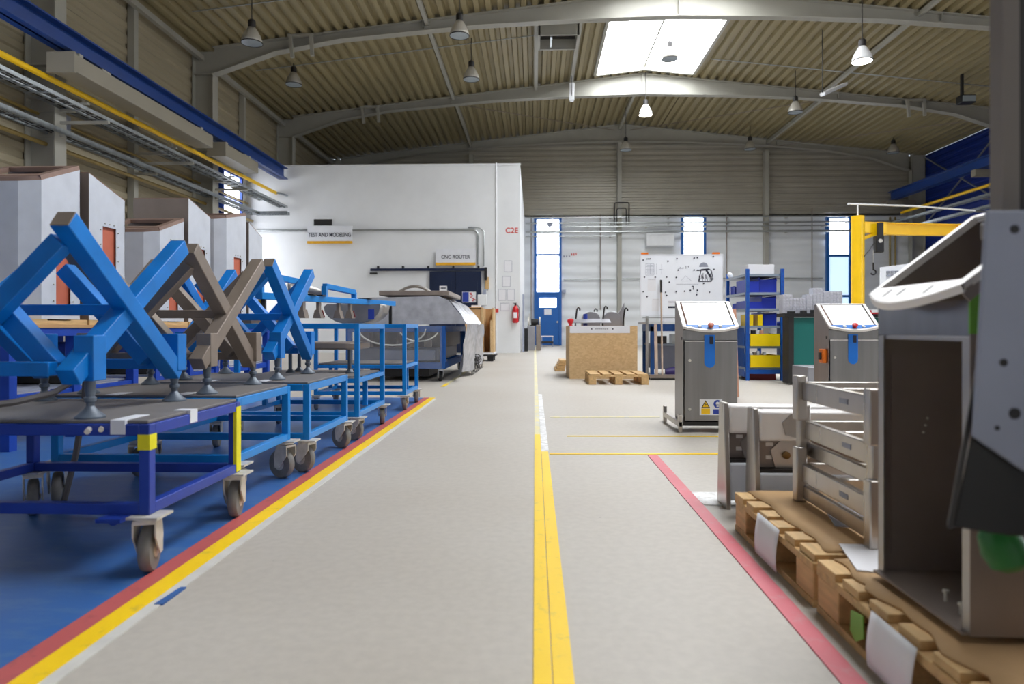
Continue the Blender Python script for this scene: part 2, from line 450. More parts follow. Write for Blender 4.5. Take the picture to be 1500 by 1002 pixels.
for n, (y0, y1) in enumerate(SKY):
    w = struct(MB().prism([(SX0, roof_z(SX0) + .2), (XM, roof_z(XM) + .22), (SX1, roof_z(SX1) + .2), (SX1, roof_z(SX1) + .24), (XM, roof_z(XM) + .28), (SX0, roof_z(SX0) + .24)], 'y', y0, y1).build('window_%d' % (n + 10), 'skyfar' if y0 > 18 else 'skyadded' if y0 < 2 else 'sky'))
    f = MB()
    f.bar((XM, y0, roof_z(XM) + .14), (XM, y1, roof_z(XM) + .14), .06, .1)
    for x in (SX0, SX1): f.box(x - .05, x + .05, y0, y1, roof_z(x) - .02, roof_z(x) + .22)
    for y in (y0, y1):
        for xa, xb in ((SX0, XM), (XM, SX1)): f.bar((xa, y, roof_z(xa) + .08), (xb, y, roof_z(xb) + .08), .08, .2, side=(0, 1, 0))
    o = f.build('skylight_frame', 'steel', w)
    f2 = MB().tube([(XM - 1.7, (y0 + y1) / 2 + 1.8, roof_z(SX0) + .12), (XM, (y0 + y1) / 2 + 1.8, roof_z(XM) - .06), (XM + 1.7, (y0 + y1) / 2 + 1.8, roof_z(SX1) + .12)], .012)
    f2.build('tie_wire', 'steel', w)

# portal frames
RB = [(0, 9.10), (3, 9.03), (5.4, 8.92), (9.1, 8.6), (10.9, 8.28), (12.6, 7.70)]
def frame(y):
    lo = [(XM - d, z) for d, z in reversed(RB)] + [(XM + d, z) for d, z in RB[1:]]
    xa, xb = lo[0][0], lo[-1][0]
    hi = [(xa, roof_z(xa)), (XM, roof_z(XM)), (xb, roof_z(xb))]
    b = MB()
    for (p, q) in zip(lo, lo[1:]):
        b.prism([p, q, (q[0], roof_z(q[0])), (p[0], roof_z(p[0]))], 'y', y - .012, y + .012)
        b.prism([p, q, (q[0], q[1] + .025), (p[0], p[1] + .025)], 'y', y - .13, y + .13)
    for (p, q) in zip(hi, hi[1:]):
        b.prism([(p[0], p[1] - .025), (q[0], q[1] - .025), q, p], 'y', y - .13, y + .13)
    for x in (-3.0, 3.85, 10.7):
        zb = 9.1 - .03 * abs(x - XM)
        b.box(x - .012, x + .012, y - .12, y + .12, zb, roof_z(x))
    o = struct(b.build('roof_beam', 'steel'))
    for x0, s in ((XL + .05, 1), (XR - .05, -1)):
        c = MB(); xi = x0 + s * .55
        c.box(min(x0, x0 + s * .025), max(x0, x0 + s * .025), y - .15, y + .15, 0, 8.2)
        c.box(min(xi, xi + s * .025), max(xi, xi + s * .025), y - .15, y + .15, 0, 7.7)
        c.box(min(x0, xi), max(x0, xi), y - .012, y + .012, 0, 8.35)
        for z in (7.7, 5.0, 5.6): c.box(min(x0, xi), max(x0, xi), y - .14, y + .14, z, z + .02)
        c.box(min(x0, xi + s * .02), max(x0, xi + s * .02), y - .15, y - .13, 7.2, 8.35) if y > 30 else None
        struct(c.build('column', 'steel'))
    return o
for y in (12.3, 18.4, 24.5, 30.6): frame(y)
# gable posts, longitudinal struts, mid-bay wall posts
for x in (-2.85, 3.8, 10.3):
    struct(MB().box(x - .09, x + .09, 30.62, 30.9, 0, roof_z(x) - .5).build('column', 'steel'))
    struct(MB().box(x - .05, x + .05, 24.5, 30.6, roof_z(x) - .2, roof_z(x) - .06).build('roof_beam', 'steel'))
for x in (-2.9, 10.15):
    struct(MB().box(x - .05, x + .05, 12.3, 24.4, roof_z(x) - .14, roof_z(x) - .03).build('roof_beam', 'steel'))
struct(MB().box(XL + .2, XL + .32, 12.3, 30.6, 8.1, 8.24).build('roof_beam', 'steel'))
for y in (15.4, 21.3):
    struct(MB().box(XL + .04, XL + .2, y - .08, y + .08, 0, 8.2).build('column', 'steel'))
for x in (.05, 1.3):
    struct(MB().box(x - .06, x + .06, 18.5, 24.4, roof_z(x) - .16, roof_z(x) - .02).build('roof_beam', 'steel'))
v = thing('roof_vent', 'dark square vent opening with grey frame hung under the roof deck', 'vent', (.67, 19.6, roof_z(.67) - .35))
MB().box(.12, 1.24, 19.1, 19.16, 8.98, 9.38).box(.12, 1.24, 20.1, 20.16, 8.98, 9.38).box(.1, .16, 19.1, 20.16, 8.98, 9.38).box(1.2, 1.26, 19.1, 20.16, 8.98, 9.38).build('frame', 'steel', v)
MB().box(.17, 1.19, 19.17, 20.1, 9.28, 9.32).build('cover_plate', 'darkmetal', v)
MB().box(.45, .5, 19.3, 20.0, 9.0, 9.06).build('actuator', 'pipegrey', v)
# small fly-brace goalposts on the rafters
for (x, y, n) in ((-6.3, 18.2, 0), (-5.9, 24.3, 0), (13.3, 24.3, 1)):
    zb = 9.88 - .112 * abs(x - XM)
    MB().box(x - .36, x + .36, y - .04, y + .03, zb - .1, zb - .03).bar((x - .28, y, zb - .05), (x - .22, y, zb - .66), .09).bar((x + .28, y, zb - .05), (x + .32, y, zb - .62), .09).single(
        'rafter_bracket', 'steel', ['pale goalpost bracket on the rafter nearer the yellow-piped wall' if y < 20 else 'pale goalpost bracket on the second rafter above the white room',
        'pale goalpost bracket on the second rafter beside the blue wall'][n], 'bracket', 'goalpost brackets on the rafters')

# white room built into the corner
RY = 21.6; RXR = -.46; RZ = 5.97
struct(MB().box(XL + .08, RXR, RY, YB - .1, 0, RZ).build('wall_partition', 'whitewall'))
struct(MB().cyl((-1.21, RY - .02, 0), (-1.21, RY - .02, RZ + .06), .02, n=10).build('trim_1', 'whitewall'))
struct(MB().box(XL + .08, RXR + .02, RY - .02, RY, RZ - .03, RZ + .03).build('trim_2', 'whitewall'))

# ------------------------------------------------------------------ windows and door
def win(n, x0, x1, z0, z1, mull, blue_below=None):
    w = struct(MB().box(x0 + .06, x1 - .06, 30.82, 30.84, z0 + .05, z1 - .05).build('window_%d' % n, 'pane')) if blue_below is None else None
    if w is None:
        w = struct(MB().box(x0 + .06, x1 - .06, 30.82, 30.84, blue_below, z1 - .05).build('window_%d' % n, 'pane'))
        MB().box(x0 + .06, x1 - .06, 30.82, 30.84, z0 + .05, blue_below - .01).build('lower_pane', 'paneblue', w)
    f = MB()
    for x in (x0, x1): f.box(x - .06, x + .06, 30.74, 30.9, z0, z1)
    for z in [z0, z1] + list(mull): f.box(x0 + .06, x1 - .06, 30.75, 30.89, z - .055, z + .055)
    f.build('window_frame', 'doorblue', w)
win(2, 6.62, 7.6, .9, 5.76, (4.02,))
win(3, 13.02, 14.0, .9, 5.72, (4.0, 2.2), 4.0)
d = struct(MB().box(.1, 1.1, 30.78, 30.84, .03, 2.32).build('door_1', 'doorblue'))
f = MB()
for x in (.04, 1.16): f.box(x - .06, x + .06, 30.72, 30.9, 0, 5.76)
for z in (2.36, 4.08, 5.72): f.box(.1, 1.1, 30.73, 30.89, z - .05, z + .05)
f.build('door_frame', 'doorblue', d)
MB().box(.1, 1.1, 30.82, 30.84, 2.41, 4.03).build('transom_pane', 'pane', d)
MB().box(.1, 1.1, 30.82, 30.84, 4.13, 5.67).build('transom_pane', 'pane', d)
MB().box(.22, .98, 30.765, 30.785, 1.72, 2.13).build('door_pane', 'pane', d)
MB().box(1.0, 1.06, 30.7, 30.78, 1.02, 1.1).build('door_handle', 'zinc', d)
MB().box(.44, .76, 30.77, 30.779, 1.38, 1.64).single('door_notice', 'paper', 'white notice sheet fixed on the blue door', 'paper')
w = struct(MB().box(XL + .06, XL + .08, 19.95, 21.15, .9, 5.5).build('window_1', 'pane'))
f = MB()
for y in (19.9, 21.2): f.box(XL + .03, XL + .16, y - .05, y + .05, .9, 5.55)
for z in (.92, 2.3, 4.0, 4.75, 5.5): f.box(XL + .03, XL + .15, 19.9, 21.2, z - .04, z + .04)
f.build('window_frame', 'standblue', w)
for n, y in ((4, 9.3), (5, 3.2)):  # unseen windows added along the cream wall to light the cabinets
    w = struct(MB().box(XL + .06, XL + .08, y - .6, y + .6, .9, 5.5).build('window_%d' % n, 'pane'))
    f = MB()
    for yy in (y - .65, y + .65): f.box(XL + .03, XL + .16, yy - .05, yy + .05, .9, 5.55)
    for z in (.92, 2.3, 4.0, 5.5): f.box(XL + .03, XL + .15, y - .65, y + .65, z - .04, z + .04)
    f.build('window_frame', 'standblue', w)

# unseen glowing gate added in the blue wall to brighten trolleys and floor
w = struct(MB().box(XR - .08, XR - .06, 1.5, 8.5, .4, 5.2).build('window_6', 'pane'))
f = MB()
for yy in (1.5, 3.83, 6.17, 8.5): f.box(XR - .14, XR - .03, yy - .06, yy + .06, .3, 5.3)
for z in (.4, 2.0, 3.6, 5.2): f.box(XR - .13, XR - .03, 1.5, 8.5, z - .05, z + .05)
f.build('window_frame', 'doorblue', w)

# sliding door of the white room
d = struct(MB().box(-3.32, -2.5, RY - .1, RY - .05, .02, 2.58).build('door_2', 'navy'))
MB().box(-3.2, -2.62, RY - .115, RY - .1, .3, 2.3).build('raised_panel', 'navy', d)
d = struct(MB().box(-2.49, -1.68, RY - .12, RY - .07, .02, 2.58).build('door_3', 'navy'))
MB().box(-2.38, -1.8, RY - .135, RY - .12, .3, 2.3).build('raised_panel', 'navy', d)
tr = thing('door_track', 'long dark sliding door track on the white wall above navy doors', 'track', (-3.4, RY, 2.6))
MB().box(-5.2, -1.52, RY - .14, RY - .02, 2.6, 2.68).build('rail', 'navy', tr)
for k in range(5): MB().box(-5.0 + k * .8, -4.94 + k * .8, RY - .09, RY, 2.68, 2.76).build('hanger', 'darkmetal', tr)
MB().box(-5.22, -5.0, RY - .12, RY - .02, 2.5, 2.55).build('end_stop', 'darkmetal', tr)
MB().box(-1.58, -1.5, RY - .16, RY, 2.3, 2.7).build('end_bracket', 'black', tr)
pz = RY - .1235
p = thing('notice', 'small white notice on the navy sliding door leaf', 'notice', (-2.95, RY - .116, 1.9))
MB().box(-3.0, -2.76, RY - .121, RY - .1155, 1.9, 2.12).build('sheet', 'paper', p)
MB().box(-2.96, -2.8, RY - .1225, RY - .121, 2.03, 2.07).build('print', 'ink', p)
for (x0, m, lab, c) in ((-2.28, 'labelblue', 'blue printed poster on the navy sliding door', 'paper'), (-2.06, 'red', 'red and white poster on the navy sliding door', 'paper')):
    p = thing('poster', lab, 'poster', (x0 + .1, RY - .136, 1.62))
    MB().box(x0, x0 + .215, RY - .142, RY - .1355, 1.6, 1.93).build('sheet', c, p)
    g = MB()
    for k in range(7):
        a = x0 + .015 + RND.random() * .11; e = 1.63 + k * .04
        g.box(a, a + .05 + RND.random() * .03, RY - .1435, RY - .142, e, e + .03)
    if m == 'labelblue': g.box(x0 + .01, x0 + .205, RY - .143, RY - .142, 1.61, 1.92)
    g.build('print', m, p)
sb = thing('switch_box', 'pale grey electrical box hanging at the edge of the navy door', 'switch box', (-1.64, RY - .15, 1.5))
MB().box(-1.78, -1.5, RY - .3, RY - .14, 1.5, 1.84).build('housing', 'whiteplastic', sb, bev=.01)
MB().box(-1.62, -1.52, RY - .22, RY - .14, 1.84, 2.0).build('inlet', 'greymach', sb)
tc = MB().box(-1.56, -1.44, RY - .06, RY, 2.02, 2.4).single('cable_cover', 'wood', 'beige cable cover beside the top corner of the navy door', 'cover')

# signs on the white wall
def sign(label, x0, x1, z0, z1, words_, size, sx):
    s = thing('sign', label, 'sign', ((x0 + x1) / 2, RY, z0), 0, 'bay signs on the white wall')
    MB().box(x0, x1, RY - .13, RY - .1, z0, z1).build('board', 'signgrey', s)
    MB().box(x0, x1, RY - .14, RY - .095, z0 - .06, z0 + .02).build('bar', 'signbar', s)
    MB().box(x0 + .2, x0 + .24, RY - .1, RY, z1 - .12, z1 - .08).box(x1 - .24, x1 - .2, RY - .1, RY, z1 - .12, z1 - .08).build('bracket', 'pipegrey', s)
    text(words_, 'lettering', 'ink', s, ((x0 + x1) / 2, RY - .133, z0 + .17 * (z1 - z0) / .52 + .05), size, sx=sx)
sign('pale sign reading TEST AND MODELING over an ochre bar', -7.22, -5.78, 3.53, 4.03, 'TEST AND MODELING', .175, .78)
sign('pale sign reading CNC ROUTER over an ochre bar above navy doors', -3.12, -1.86, 2.83, 3.28, 'CNC ROUTER', .16, .9)
c2 = thing('wall_code', 'red code C2E painted high at the corner of the white wall', 'lettering', (-.72, RY, 3.75))
text('C2E', 'lettering', 'redtext', c2, (-.72, RY - .004, 3.87), .24)
v = thing('wall_vent', 'dark rectangular vent in the white wall above the sign', 'vent', (-6.75, RY, 4.03))
MB().box(-7.04, -6.46, RY - .03, RY, 4.05, 4.27).build('grille', 'darkmetal', v)
MB().box(-7.06, -6.44, RY - .04, RY, 4.26, 4.3).box(-7.06, -6.44, RY - .04, RY, 4.03, 4.06).build('frame', 'whiteplastic', v)
pts = [(XL + .12, RY - .05, 3.9), (-1.98, RY - .05, 3.9)] + [(-1.98 + .2 * math.sin(t), RY - .05, 3.7 + .2 * math.cos(t)) for t in (.3, .6, .9, 1.2, 1.5)] + [(-1.78, RY - .05, 2.8)]
MB().tube(pts, .035).single('conduit', 'pipegrey', 'grey conduit running along the white wall and bending down to the doors', 'conduit')
MB().tube([(-1.6, RY - .05, 2.75), (-1.6, RY - .05, 3.85), (-1.75, RY - .05, 3.96), (-2.1, RY - .05, 3.97)], .02).single('conduit', 'pipegrey', 'thin grey conduit dropping beside the bent pipe by the doors', 'conduit')
for i, (u0, z0, w_, h_, lab) in enumerate(((-.96, 2.56, .25, .36, 'topmost white sheet on the white wall under the red code'), (-1.02, 2.09, .26, .34, 'second white sheet from the top under the red code'),
        (-1.15, 1.66, .25, .36, 'white sheet nearer the crate of the pair side by side on the wall'), (-.87, 1.66, .24, .36, 'white sheet nearer the wall corner of the pair side by side'), (-1.08, 1.33, .28, .25, 'lowest faint white sheet beside the fire extinguisher'))):
    p = thing('wall_sheet', lab, 'paper', (u0 + w_ / 2, RY, z0), 0, 'sheets on the white wall')
    MB().box(u0, u0 + w_, RY - .008, RY - .001, z0, z0 + h_).build('sheet', 'paper', p)
    g = MB(); 
    for q in (u0, u0 + w_ - .012): g.box(q, q + .012, RY - .0095, RY - .008, z0, z0 + h_)
    for q in (z0, z0 + h_ - .012): g.box(u0, u0 + w_, RY - .0095, RY - .008, q, q + .012)
    g.build('frame', 'inkgrey', p)
fe = thing('fire_extinguisher', 'red fire extinguisher hanging on the white wall corner', 'fire extinguisher', (-.6, RY, .9))
MB().lathe((-.6, RY - .12, .95), (0, 0, 1), [(.06, 0), (.1, .03), (.1, .42), (.07, .5), (.035, .54), (.03, .58)], 20).build('cylinder', 'red', fe)
MB().box(-.66, -.54, RY - .225, RY - .2, 1.1, 1.28).build('label', 'paper', fe)
MB().box(-.63, -.57, RY - .16, RY - .08, 1.5, 1.56).box(-.68, -.56, RY - .14, RY - .1, 1.56, 1.58).build('valve', 'black', fe)
MB().tube([(-.56, RY - .12, 1.53), (-.49, RY - .14, 1.45), (-.48, RY - .15, 1.2), (-.5, RY - .15, 1.0)], .012).build('hose', 'black', fe)
MB().box(-.64, -.56, RY - .03, RY, 1.2, 1.4).build('bracket', 'zinc', fe)
MB().box(-1.26, -1.14, RY - .06, RY, 1.28, 1.4).single('call_point', 'redtext', 'small red alarm call point on the white wall beside the crate', 'alarm')
MB().box(-.475, -.43, 21.2, 21.5, 1.1, 2.1).single('leaning_plank', 'greybrown', 'narrow grey plank leaning at the white room corner', 'plank') if False else None

# ------------------------------------------------------------------ crane rails, pipes and cable trays
def ibeam(x, y0, y1, z0, z1, w):
    return MB().box(x - w / 2, x + w / 2, y0, y1, z0, z0 + .03).box(x - w / 2, x + w / 2, y0, y1, z1 - .03, z1).box(x - .02, x + .02, y0, y1, z0, z1)
r = thing('crane_rail', 'long dark blue crane rail under the roof along the cream wall', 'crane rail', (-8.0, 8, 5.52), 0, 'crane rails')
ibeam(-8.0, -5, 21.5, 5.52, 5.88, .3).build('beam', 'railblue', r)
MB().box(-8.03, -7.97, -5, 21.5, 5.88, 5.93).build('rail', 'greybrown', r)
for y in (12.3, 18.4): MB().box(-8.78, -7.86, y - .12, y + .12, 5.42, 5.52).build('corbel', 'steel', r)
r = thing('crane_rail', 'dark blue crane rail along the deep blue wall', 'crane rail', (15.6, 24, 6.35), 0, 'crane rails')
ibeam(15.6, 10, 30.4, 6.35, 6.72, .3).build('beam', 'railblue', r)
MB().box(15.57, 15.63, 10, 30.4, 6.72, 6.77).build('rail', 'greybrown', r)
for y in (18.4, 24.5, 30.3): MB().box(15.4, 16.56, y - .12, y + .12, 6.1, 6.35).build('corbel', 'duct', r)
for y0, y1, lab in ((11.2, 16.2, 'long beige sheet metal duct box under the crane rail, nearer end open to view'), (16.8, 18.9, 'beige sheet metal short duct box under the crane rail, nearer the white room')):
    q = thing('duct', lab, 'duct', (-7.94, (y0 + y1) / 2, 5.12), 0, 'duct boxes under the crane rail')
    MB().box(-8.16, -7.74, y0, y1, 5.12, 5.42).build('casing', 'duct', q, bev=.01)
    MB().box(-8.18, -7.7, y0 - .02, y0 + .03, 5.08, 5.43).build('end_flange', 'duct', q)
    MB().box(-8.05, -7.83, y0 + .3, y0 + .4, 5.42, 5.52).build('hanger', 'steel', q)
    MB().box(-8.05, -7.83, y1 - .4, y1 - .3, 5.42, 5.52).build('hanger', 'steel', q)
gp = thing('gas_pipe', 'bright yellow gas pipe running high along the cream wall', 'pipe', (-8.25, 8, 5.0))
MB().cyl((-8.25, -5, 4.95), (-8.25, 21.56, 5.1), .05).build('pipe', 'yellow', gp)
for y in (12.3, 15.4, 18.4): MB().box(-8.74, -8.2, y - .03, y + .03, 4.9, 4.94).box(-8.31, -8.3, y - .03, y + .03, 4.94, 5.1).build('bracket', 'steel', gp)
MB().tube([(-8.25, 21.5, 5.1), (-8.1, 21.5, 5.08), (-7.85, 21.5, 5.0)], .03).build('elbow', 'galv', gp)
MB().cyl((-9.15, -4, 4.72), (-9.15, 21.5, 4.76), .03).single('wall_pipe', 'yellowdull', 'thin dull yellow pipe close to the cream wall under the gas pipe', 'pipe')
def rungs(t, x, w, y0, y1, z, step=.3):
    r_ = MB().box(x - w / 2 + .012, x + w / 2 - .012, y0, y0 + .03, z + .01, z + .025).build('rung', 'galv', t)
    k = 1
    while y0 + k * step < y1 - .05:
        q = r_.copy(); COL.objects.link(q); q.parent = t; q.location = (0, k * step, 0); k += 1
def tray(label, x, z, y0, y1, w, h, end=None):
    t = thing('cable_tray', label, 'cable tray', (x, (y0 + y1) / 2, z), 0, 'cable trays along the cream wall')
    b = MB().box(x - w / 2, x - w / 2 + .012, y0, y1, z, z + h).box(x + w / 2 - .012, x + w / 2, y0, y1, z, z + h)
    b.build('side_rail', 'galv', t)
    rungs(t, x, w, y0, y1, z)
    c = MB()
    for k in range(3): c.tube([(x - w / 4 + k * w / 4, y, z + .035 + .01 * math.sin(y * 2 + k)) for y in [y0 + (y1 - y0) * i / 12 for i in range(13)]], .012, 6)
    c.build('cables', 'black', t)
    for y in (9.2, 12.3, 15.4, 18.4): MB().box(-9.28, x + w / 2, y - .03, y + .03, z - .05, z).build('bracket', 'steel', t)
    if end:
        e = MB(); e.box(x, end, y1 - .02, y1, z, z + h).box(x, end, y1 - .24, y1 - .22, z, z + h)
        q = x
        while q < end: e.box(q, q + .03, y1 - .24, y1, z + .01, z + h); q += .085
        e.build('end_section', 'galv', t)
    return t
tray('uppermost galvanised cable tray along the cream wall', -8.58, 4.82, 6, 21.4, .28, .07, -8.3)
tray('galvanised cable tray standing furthest from the cream wall', -7.95, 4.6, 6, 21.4, .26, .06, -7.9)
tray('lowest galvanised cable tray with ribbed end at the white wall', -8.82, 4.36, 6, 21.4, .3, .1, -7.75)
MB().cyl((-9.0, -4, 4.15), (-9.0, 21.5, 4.2), .04).single('wall_pipe', 'yellowdull', 'dull ochre pipe below the lowest cable tray', 'pipe')
MB().box(-9.2, -9.02, 12.6, 13.0, 4.5, 4.9).single('junction_box', 'greymach', 'grey junction box under the cable trays beside a column', 'box')

def run(label, z, y, r, x0, x1, m='pipegrey', name='wall_pipe', cat='pipe', group='pipes along the back wall'):
    t = thing(name, label, cat, ((x0 + x1) / 2, y, z), 0, group)
    MB().cyl((x0, y, z), (x1, y, z), r, n=10).build('pipe', m, t)
    b = MB(); x = x0 + 1.2
    while x < x1: b.box(x - .025, x + .025, y, 30.96, z - .03, z + .03); x += 2.6
    b.build('clips', 'zinc', t)
run('topmost thin pipe along the back wall at the sheet joint', 5.72, 30.55, .03, -.4, 16.4)
run('second pipe from the top along the back wall', 5.46, 30.5, .035, -.4, 16.4)
run('third pipe from the top along the back wall', 5.3, 30.5, .03, 1.2, 13)
run('thick pale pipe along the back wall above the grey heater', 5.06, 30.45, .05, -.4, 16.4)
run('lowest of the pipes in the bundle along the back wall', 4.88, 30.5, .03, -.4, 3.6)
run('grey rail along the back wall between blue door and ridge post', 2.98, 30.8, .03, 1.3, 3.65)
run('grey rail along the back wall between ridge post and whiteboard', 3.0, 30.8, .03, 3.95, 6.4)
run('grey rail along the back wall past the blue rack', 3.0, 30.8, .03, 7.8, 12.8)
for x, z0, z1, lab in ((2.95, 1.6, 5.9, 'thin dark conduit dropping down the back wall behind the strand board crate'), (12.3, 1.5, 6.1, 'thin conduit up the back wall before the jib crane'), (-.15, 1.0, 5.8, 'thin conduit beside the white room corner'), (8.55, 2.2, 5.9, 'thin conduit up the back wall behind the blue rack')):
    MB().cyl((x, 30.7, z0), (x, 30.7, z1), .022, n=8).single('conduit', 'greybrown', lab, 'conduit')
lp = MB()
lp.tube([(3.55, 30.5, 5.4), (3.55, 30.5, 6.3), (3.6, 30.5, 6.36), (4.15, 30.5, 6.36), (4.2, 30.5, 6.3), (4.2, 30.5, 5.4)], .03)
lp.tube([(3.66, 30.52, 5.4), (3.66, 30.52, 6.05), (3.72, 30.52, 6.12), (4.04, 30.52, 6.12), (4.08, 30.52, 6.05), (4.08, 30.52, 5.4)], .025)
lp.single('pipe_loop', 'darkmetal', 'dark pipe loop rising around the ridge post', 'pipe')
h = thing('heater', 'pale grey box heater under the pipes on the back wall', 'heater', (5.55, 30.6, 4.4))
MB().box(4.95, 6.16, 30.35, 30.75, 4.42, 5.0).build('casing', 'whiteplastic', h, bev=.02)
MB().box(5.0, 6.1, 30.3, 30.36, 4.9, 4.96).build('lip', 'whiteplastic', h)
MB().box(5.2, 5.26, 30.7, 30.95, 4.6, 4.9).box(5.85, 5.91, 30.7, 30.95, 4.6, 4.9).build('bracket', 'zinc', h)
fl_ = thing('flood_light', 'small round flood light in front of the pane over the blue door', 'light', (.68, 30.5, 5.3))
MB().lathe((.68, 30.45, 5.4), (0, 1, 0), [(.11, 0), (.12, .03), (.08, .12)], 16).build('head', 'greymach', fl_)
MB().box(.66, .7, 30.5, 30.56, 5.42, 5.72).build('bracket', 'zinc', fl_)
MB().box(1.24, 1.4, 30.7, 30.9, 2.36, 2.5).single('door_sensor', 'greymach', 'small grey box beside the blue door panel top', 'box')
wt = thing('wall_code', 'small faded code lettering on the back wall beside the blue door', 'lettering', (1.5, 30.9, 4.0))
text('B 3 E', 'lettering', 'redtext', wt, (1.58, 30.9, 4.08), .16) if False else MB().box(1.3, 1.36, 30.89, 30.9, 3.98, 4.06).box(1.42, 1.48, 30.89, 30.9, 3.98, 4.06).box(1.54, 1.6, 30.89, 30.9, 4.0, 4.06).build('faded_marks', 'inkgrey', wt)
MB().box(1.66, 1.7, 30.89, 30.9, 4.06, 4.16).box(1.76, 1.8, 30.89, 30.9, 4.06, 4.16).box(1.86, 1.9, 30.89, 30.9, 4.08, 4.18).build('red_marks', 'redtext', wt)
# blue wall side: bracing, pipes
br = MB().bar((16.9, 25.0, 5.2), (16.9, 30.2, 8.2), .05).bar((16.9, 25.0, 8.2), (16.9, 30.2, 5.2), .05).bar((16.9, 24.6, 7.2), (16.9, 30.4, 7.0), .06)
br.single('wind_bracing', 'pipegrey', 'crossed pale bracing rods before the deep blue wall', 'bracing')
gp = thing('gas_pipe', 'yellow gas pipe under the crane rail along the blue wall', 'pipe', (16.0, 22, 5.8))
MB().cyl((16.0, 12, 5.82), (16.0, 30.3, 5.82), .06).build('pipe', 'yellow', gp)
MB().box(15.95, 16.6, 24.45, 24.55, 5.7, 5.76).box(15.95, 16.6, 30.25, 30.3, 5.7, 5.76).build('bracket', 'steel', gp)
for x, z, lab in ((15.7, 5.35, 'upper galvanised cable tray along the blue wall'), (15.5, 4.9, 'lower galvanised cable tray along the blue wall')):
    t = thing('cable_tray', lab, 'cable tray', (x, 22, z), 0, 'cable trays along the blue wall')
    MB().box(x - .12, x - .1, 12, 30.3, z, z + .08).box(x + .1, x + .12, 12, 30.3, z, z + .08).build('side_rail', 'galv', t)
    rungs(t, x, .24, 12, 30.2, z, .36)
    MB().box(x, 16.6, 24.45, 24.55, z - .05, z).box(x, 16.6, 18.35, 18.45, z - .05, z).box(x, 16.9, 30.2, 30.26, z - .05, z).build('bracket', 'steel', t)
for x, lab in ((15.75, 'yellow pipe up the back wall nearer the jib crane'), (15.98, 'yellow pipe up the back wall nearer the blue wall')):
    MB().cyl((x, 30.8, 0), (x, 30.8, 5.7), .04, n=10).single('riser_pipe', 'yellowdull', lab, 'pipe', 'yellow riser pipes on the back wall')
MB().box(16.2, 16.9, 29.6, 30.1, 2.6, 5.2).single('wall_panel', 'standblue', 'blue panel standing in the corner beyond the jib crane arm', 'panel') if False else None

# ------------------------------------------------------------------ lamps
def lamp_proto():
    t = thing('high_bay_lamp', 'x', 'lamp', (0, 0, 0), 0, 'bell lamps under the roof')
    MB().lathe((0, 0, .34), (0, 0, 1), [(.06, 0), (.085, .02), (.085, .16), (.05, .2)], 16).build('gear_housing', 'darkmetal', t)
    o = MB().lathe((0, 0, 0), (0, 0, 1), [(.235, 0), (.225, .06), (.19, .16), (.12, .29), (.07, .36)], 24, caps=False).build('reflector', 'lampshade', t, thick=.008)
    MB().lathe((0, 0, -.005), (0, 0, 1), [(.222, 0), (.222, .012)], 24).build('lens', 'lamplens', t)
    MB().lathe((0, 0, -.012), (0, 0, 1), [(.228, 0), (.243, .0), (.243, .02), (.228, .02)], 24, caps=False).build('rim', 'darkmetal', t)
    return t
LP = lamp_proto()
LAMPS = [(-6.5, 15.5, 7.35, 'grey bell lamp before the rafter above the cream wall', 0), (-7.13, 20, 8.0, 'grey bell lamp behind the rafter near the cream wall', 0), (-1.82, 16.5, 7.88, 'grey bell lamp before the rafter above the white room', 0),
         (-1.84, 19.8, 8.02, 'grey bell lamp just behind the rafter, beside the roof vent', 0), (3.93, 24.3, 8.33, 'burning bell lamp hung from the second rafter below the skylight', 1), (7.93, 16.8, 7.25, 'burning bell lamp hung over the jib crane side of the hall', 1),
         (8.67, 23, 7.96, 'grey bell lamp between the skylight and the tube light', 0), (4.05, 20.6, 8.85, 'bell lamp bleached by the skylight behind it', 0), (3.75, 28.2, 8.1, 'small bell lamp at the ridge in front of the back wall', 0), (9.05, 29, 8.3, 'far bell lamp against the back wall beyond the tube light', 0), (14.86, 28.8, 8.05, 'far bell lamp in the corner over the blue wall', 0)]
LO = [LP] + [dup(LP, q[:3]) for q in LAMPS[1:]]
for o, (x, y, z, lab, on) in zip(LO, LAMPS):
    zr = roof_z(x)
    o.location = (x, y, z); o['label'] = lab; WM[o] = Matrix.Translation((x, y, z))
    c = MB().cyl((x, y, z + .53), (x, y, zr + .05), .012, n=6).build('cable', 'darkmetal', o)
    if on:
        for ch in o.children:
            if ch.name.startswith('lens'):
                ch.data = ch.data.copy(); ch.data.materials[0] = mats['lampon']
            if ch.name.startswith('reflector'):
                ch.data = ch.data.copy(); ch.data.materials[0] = mats['whiteplastic']
for (xa, xb, y, lab) in ((-8.3, 1.0, 20.1, 'thin lamp conduit under the roof behind the first rafter'), (-8.3, 1.0, 16.3, 'thin lamp conduit under the roof before the first rafter'), (5.8, 15.5, 22.6, 'thin lamp conduit under the roof before the second rafter')):
    MB().tube([(xa, y, roof_z(xa) - .03), (xb, y, roof_z(xb) - .03)], .014, 6).single('roof_conduit', 'pipegrey', lab, 'conduit', 'lamp conduits under the roof')
for (p, q, lab) in (((-2.6, 24.8, 8.9), (3.5, 30.2, 9.5), 'thin bracing rod under the roof between second rafter and ridge post'), ((9.9, 24.8, 8.9), (4.2, 30.2, 9.5), 'thin bracing rod under the roof from the tube light side to the ridge'), ((15.8, 24.8, 8.2), (10.7, 30.2, 8.75), 'thin bracing rod under the roof near the blue wall')):
    MB().cyl(p, q, .014, n=6).single('bracing_rod', 'greybrown', lab, 'rod', 'roof bracing rods')
fl = thing('flood_light', 'black tilted flood light on the rafter near the blue wall', 'light', (13.6, 22, 7.9))
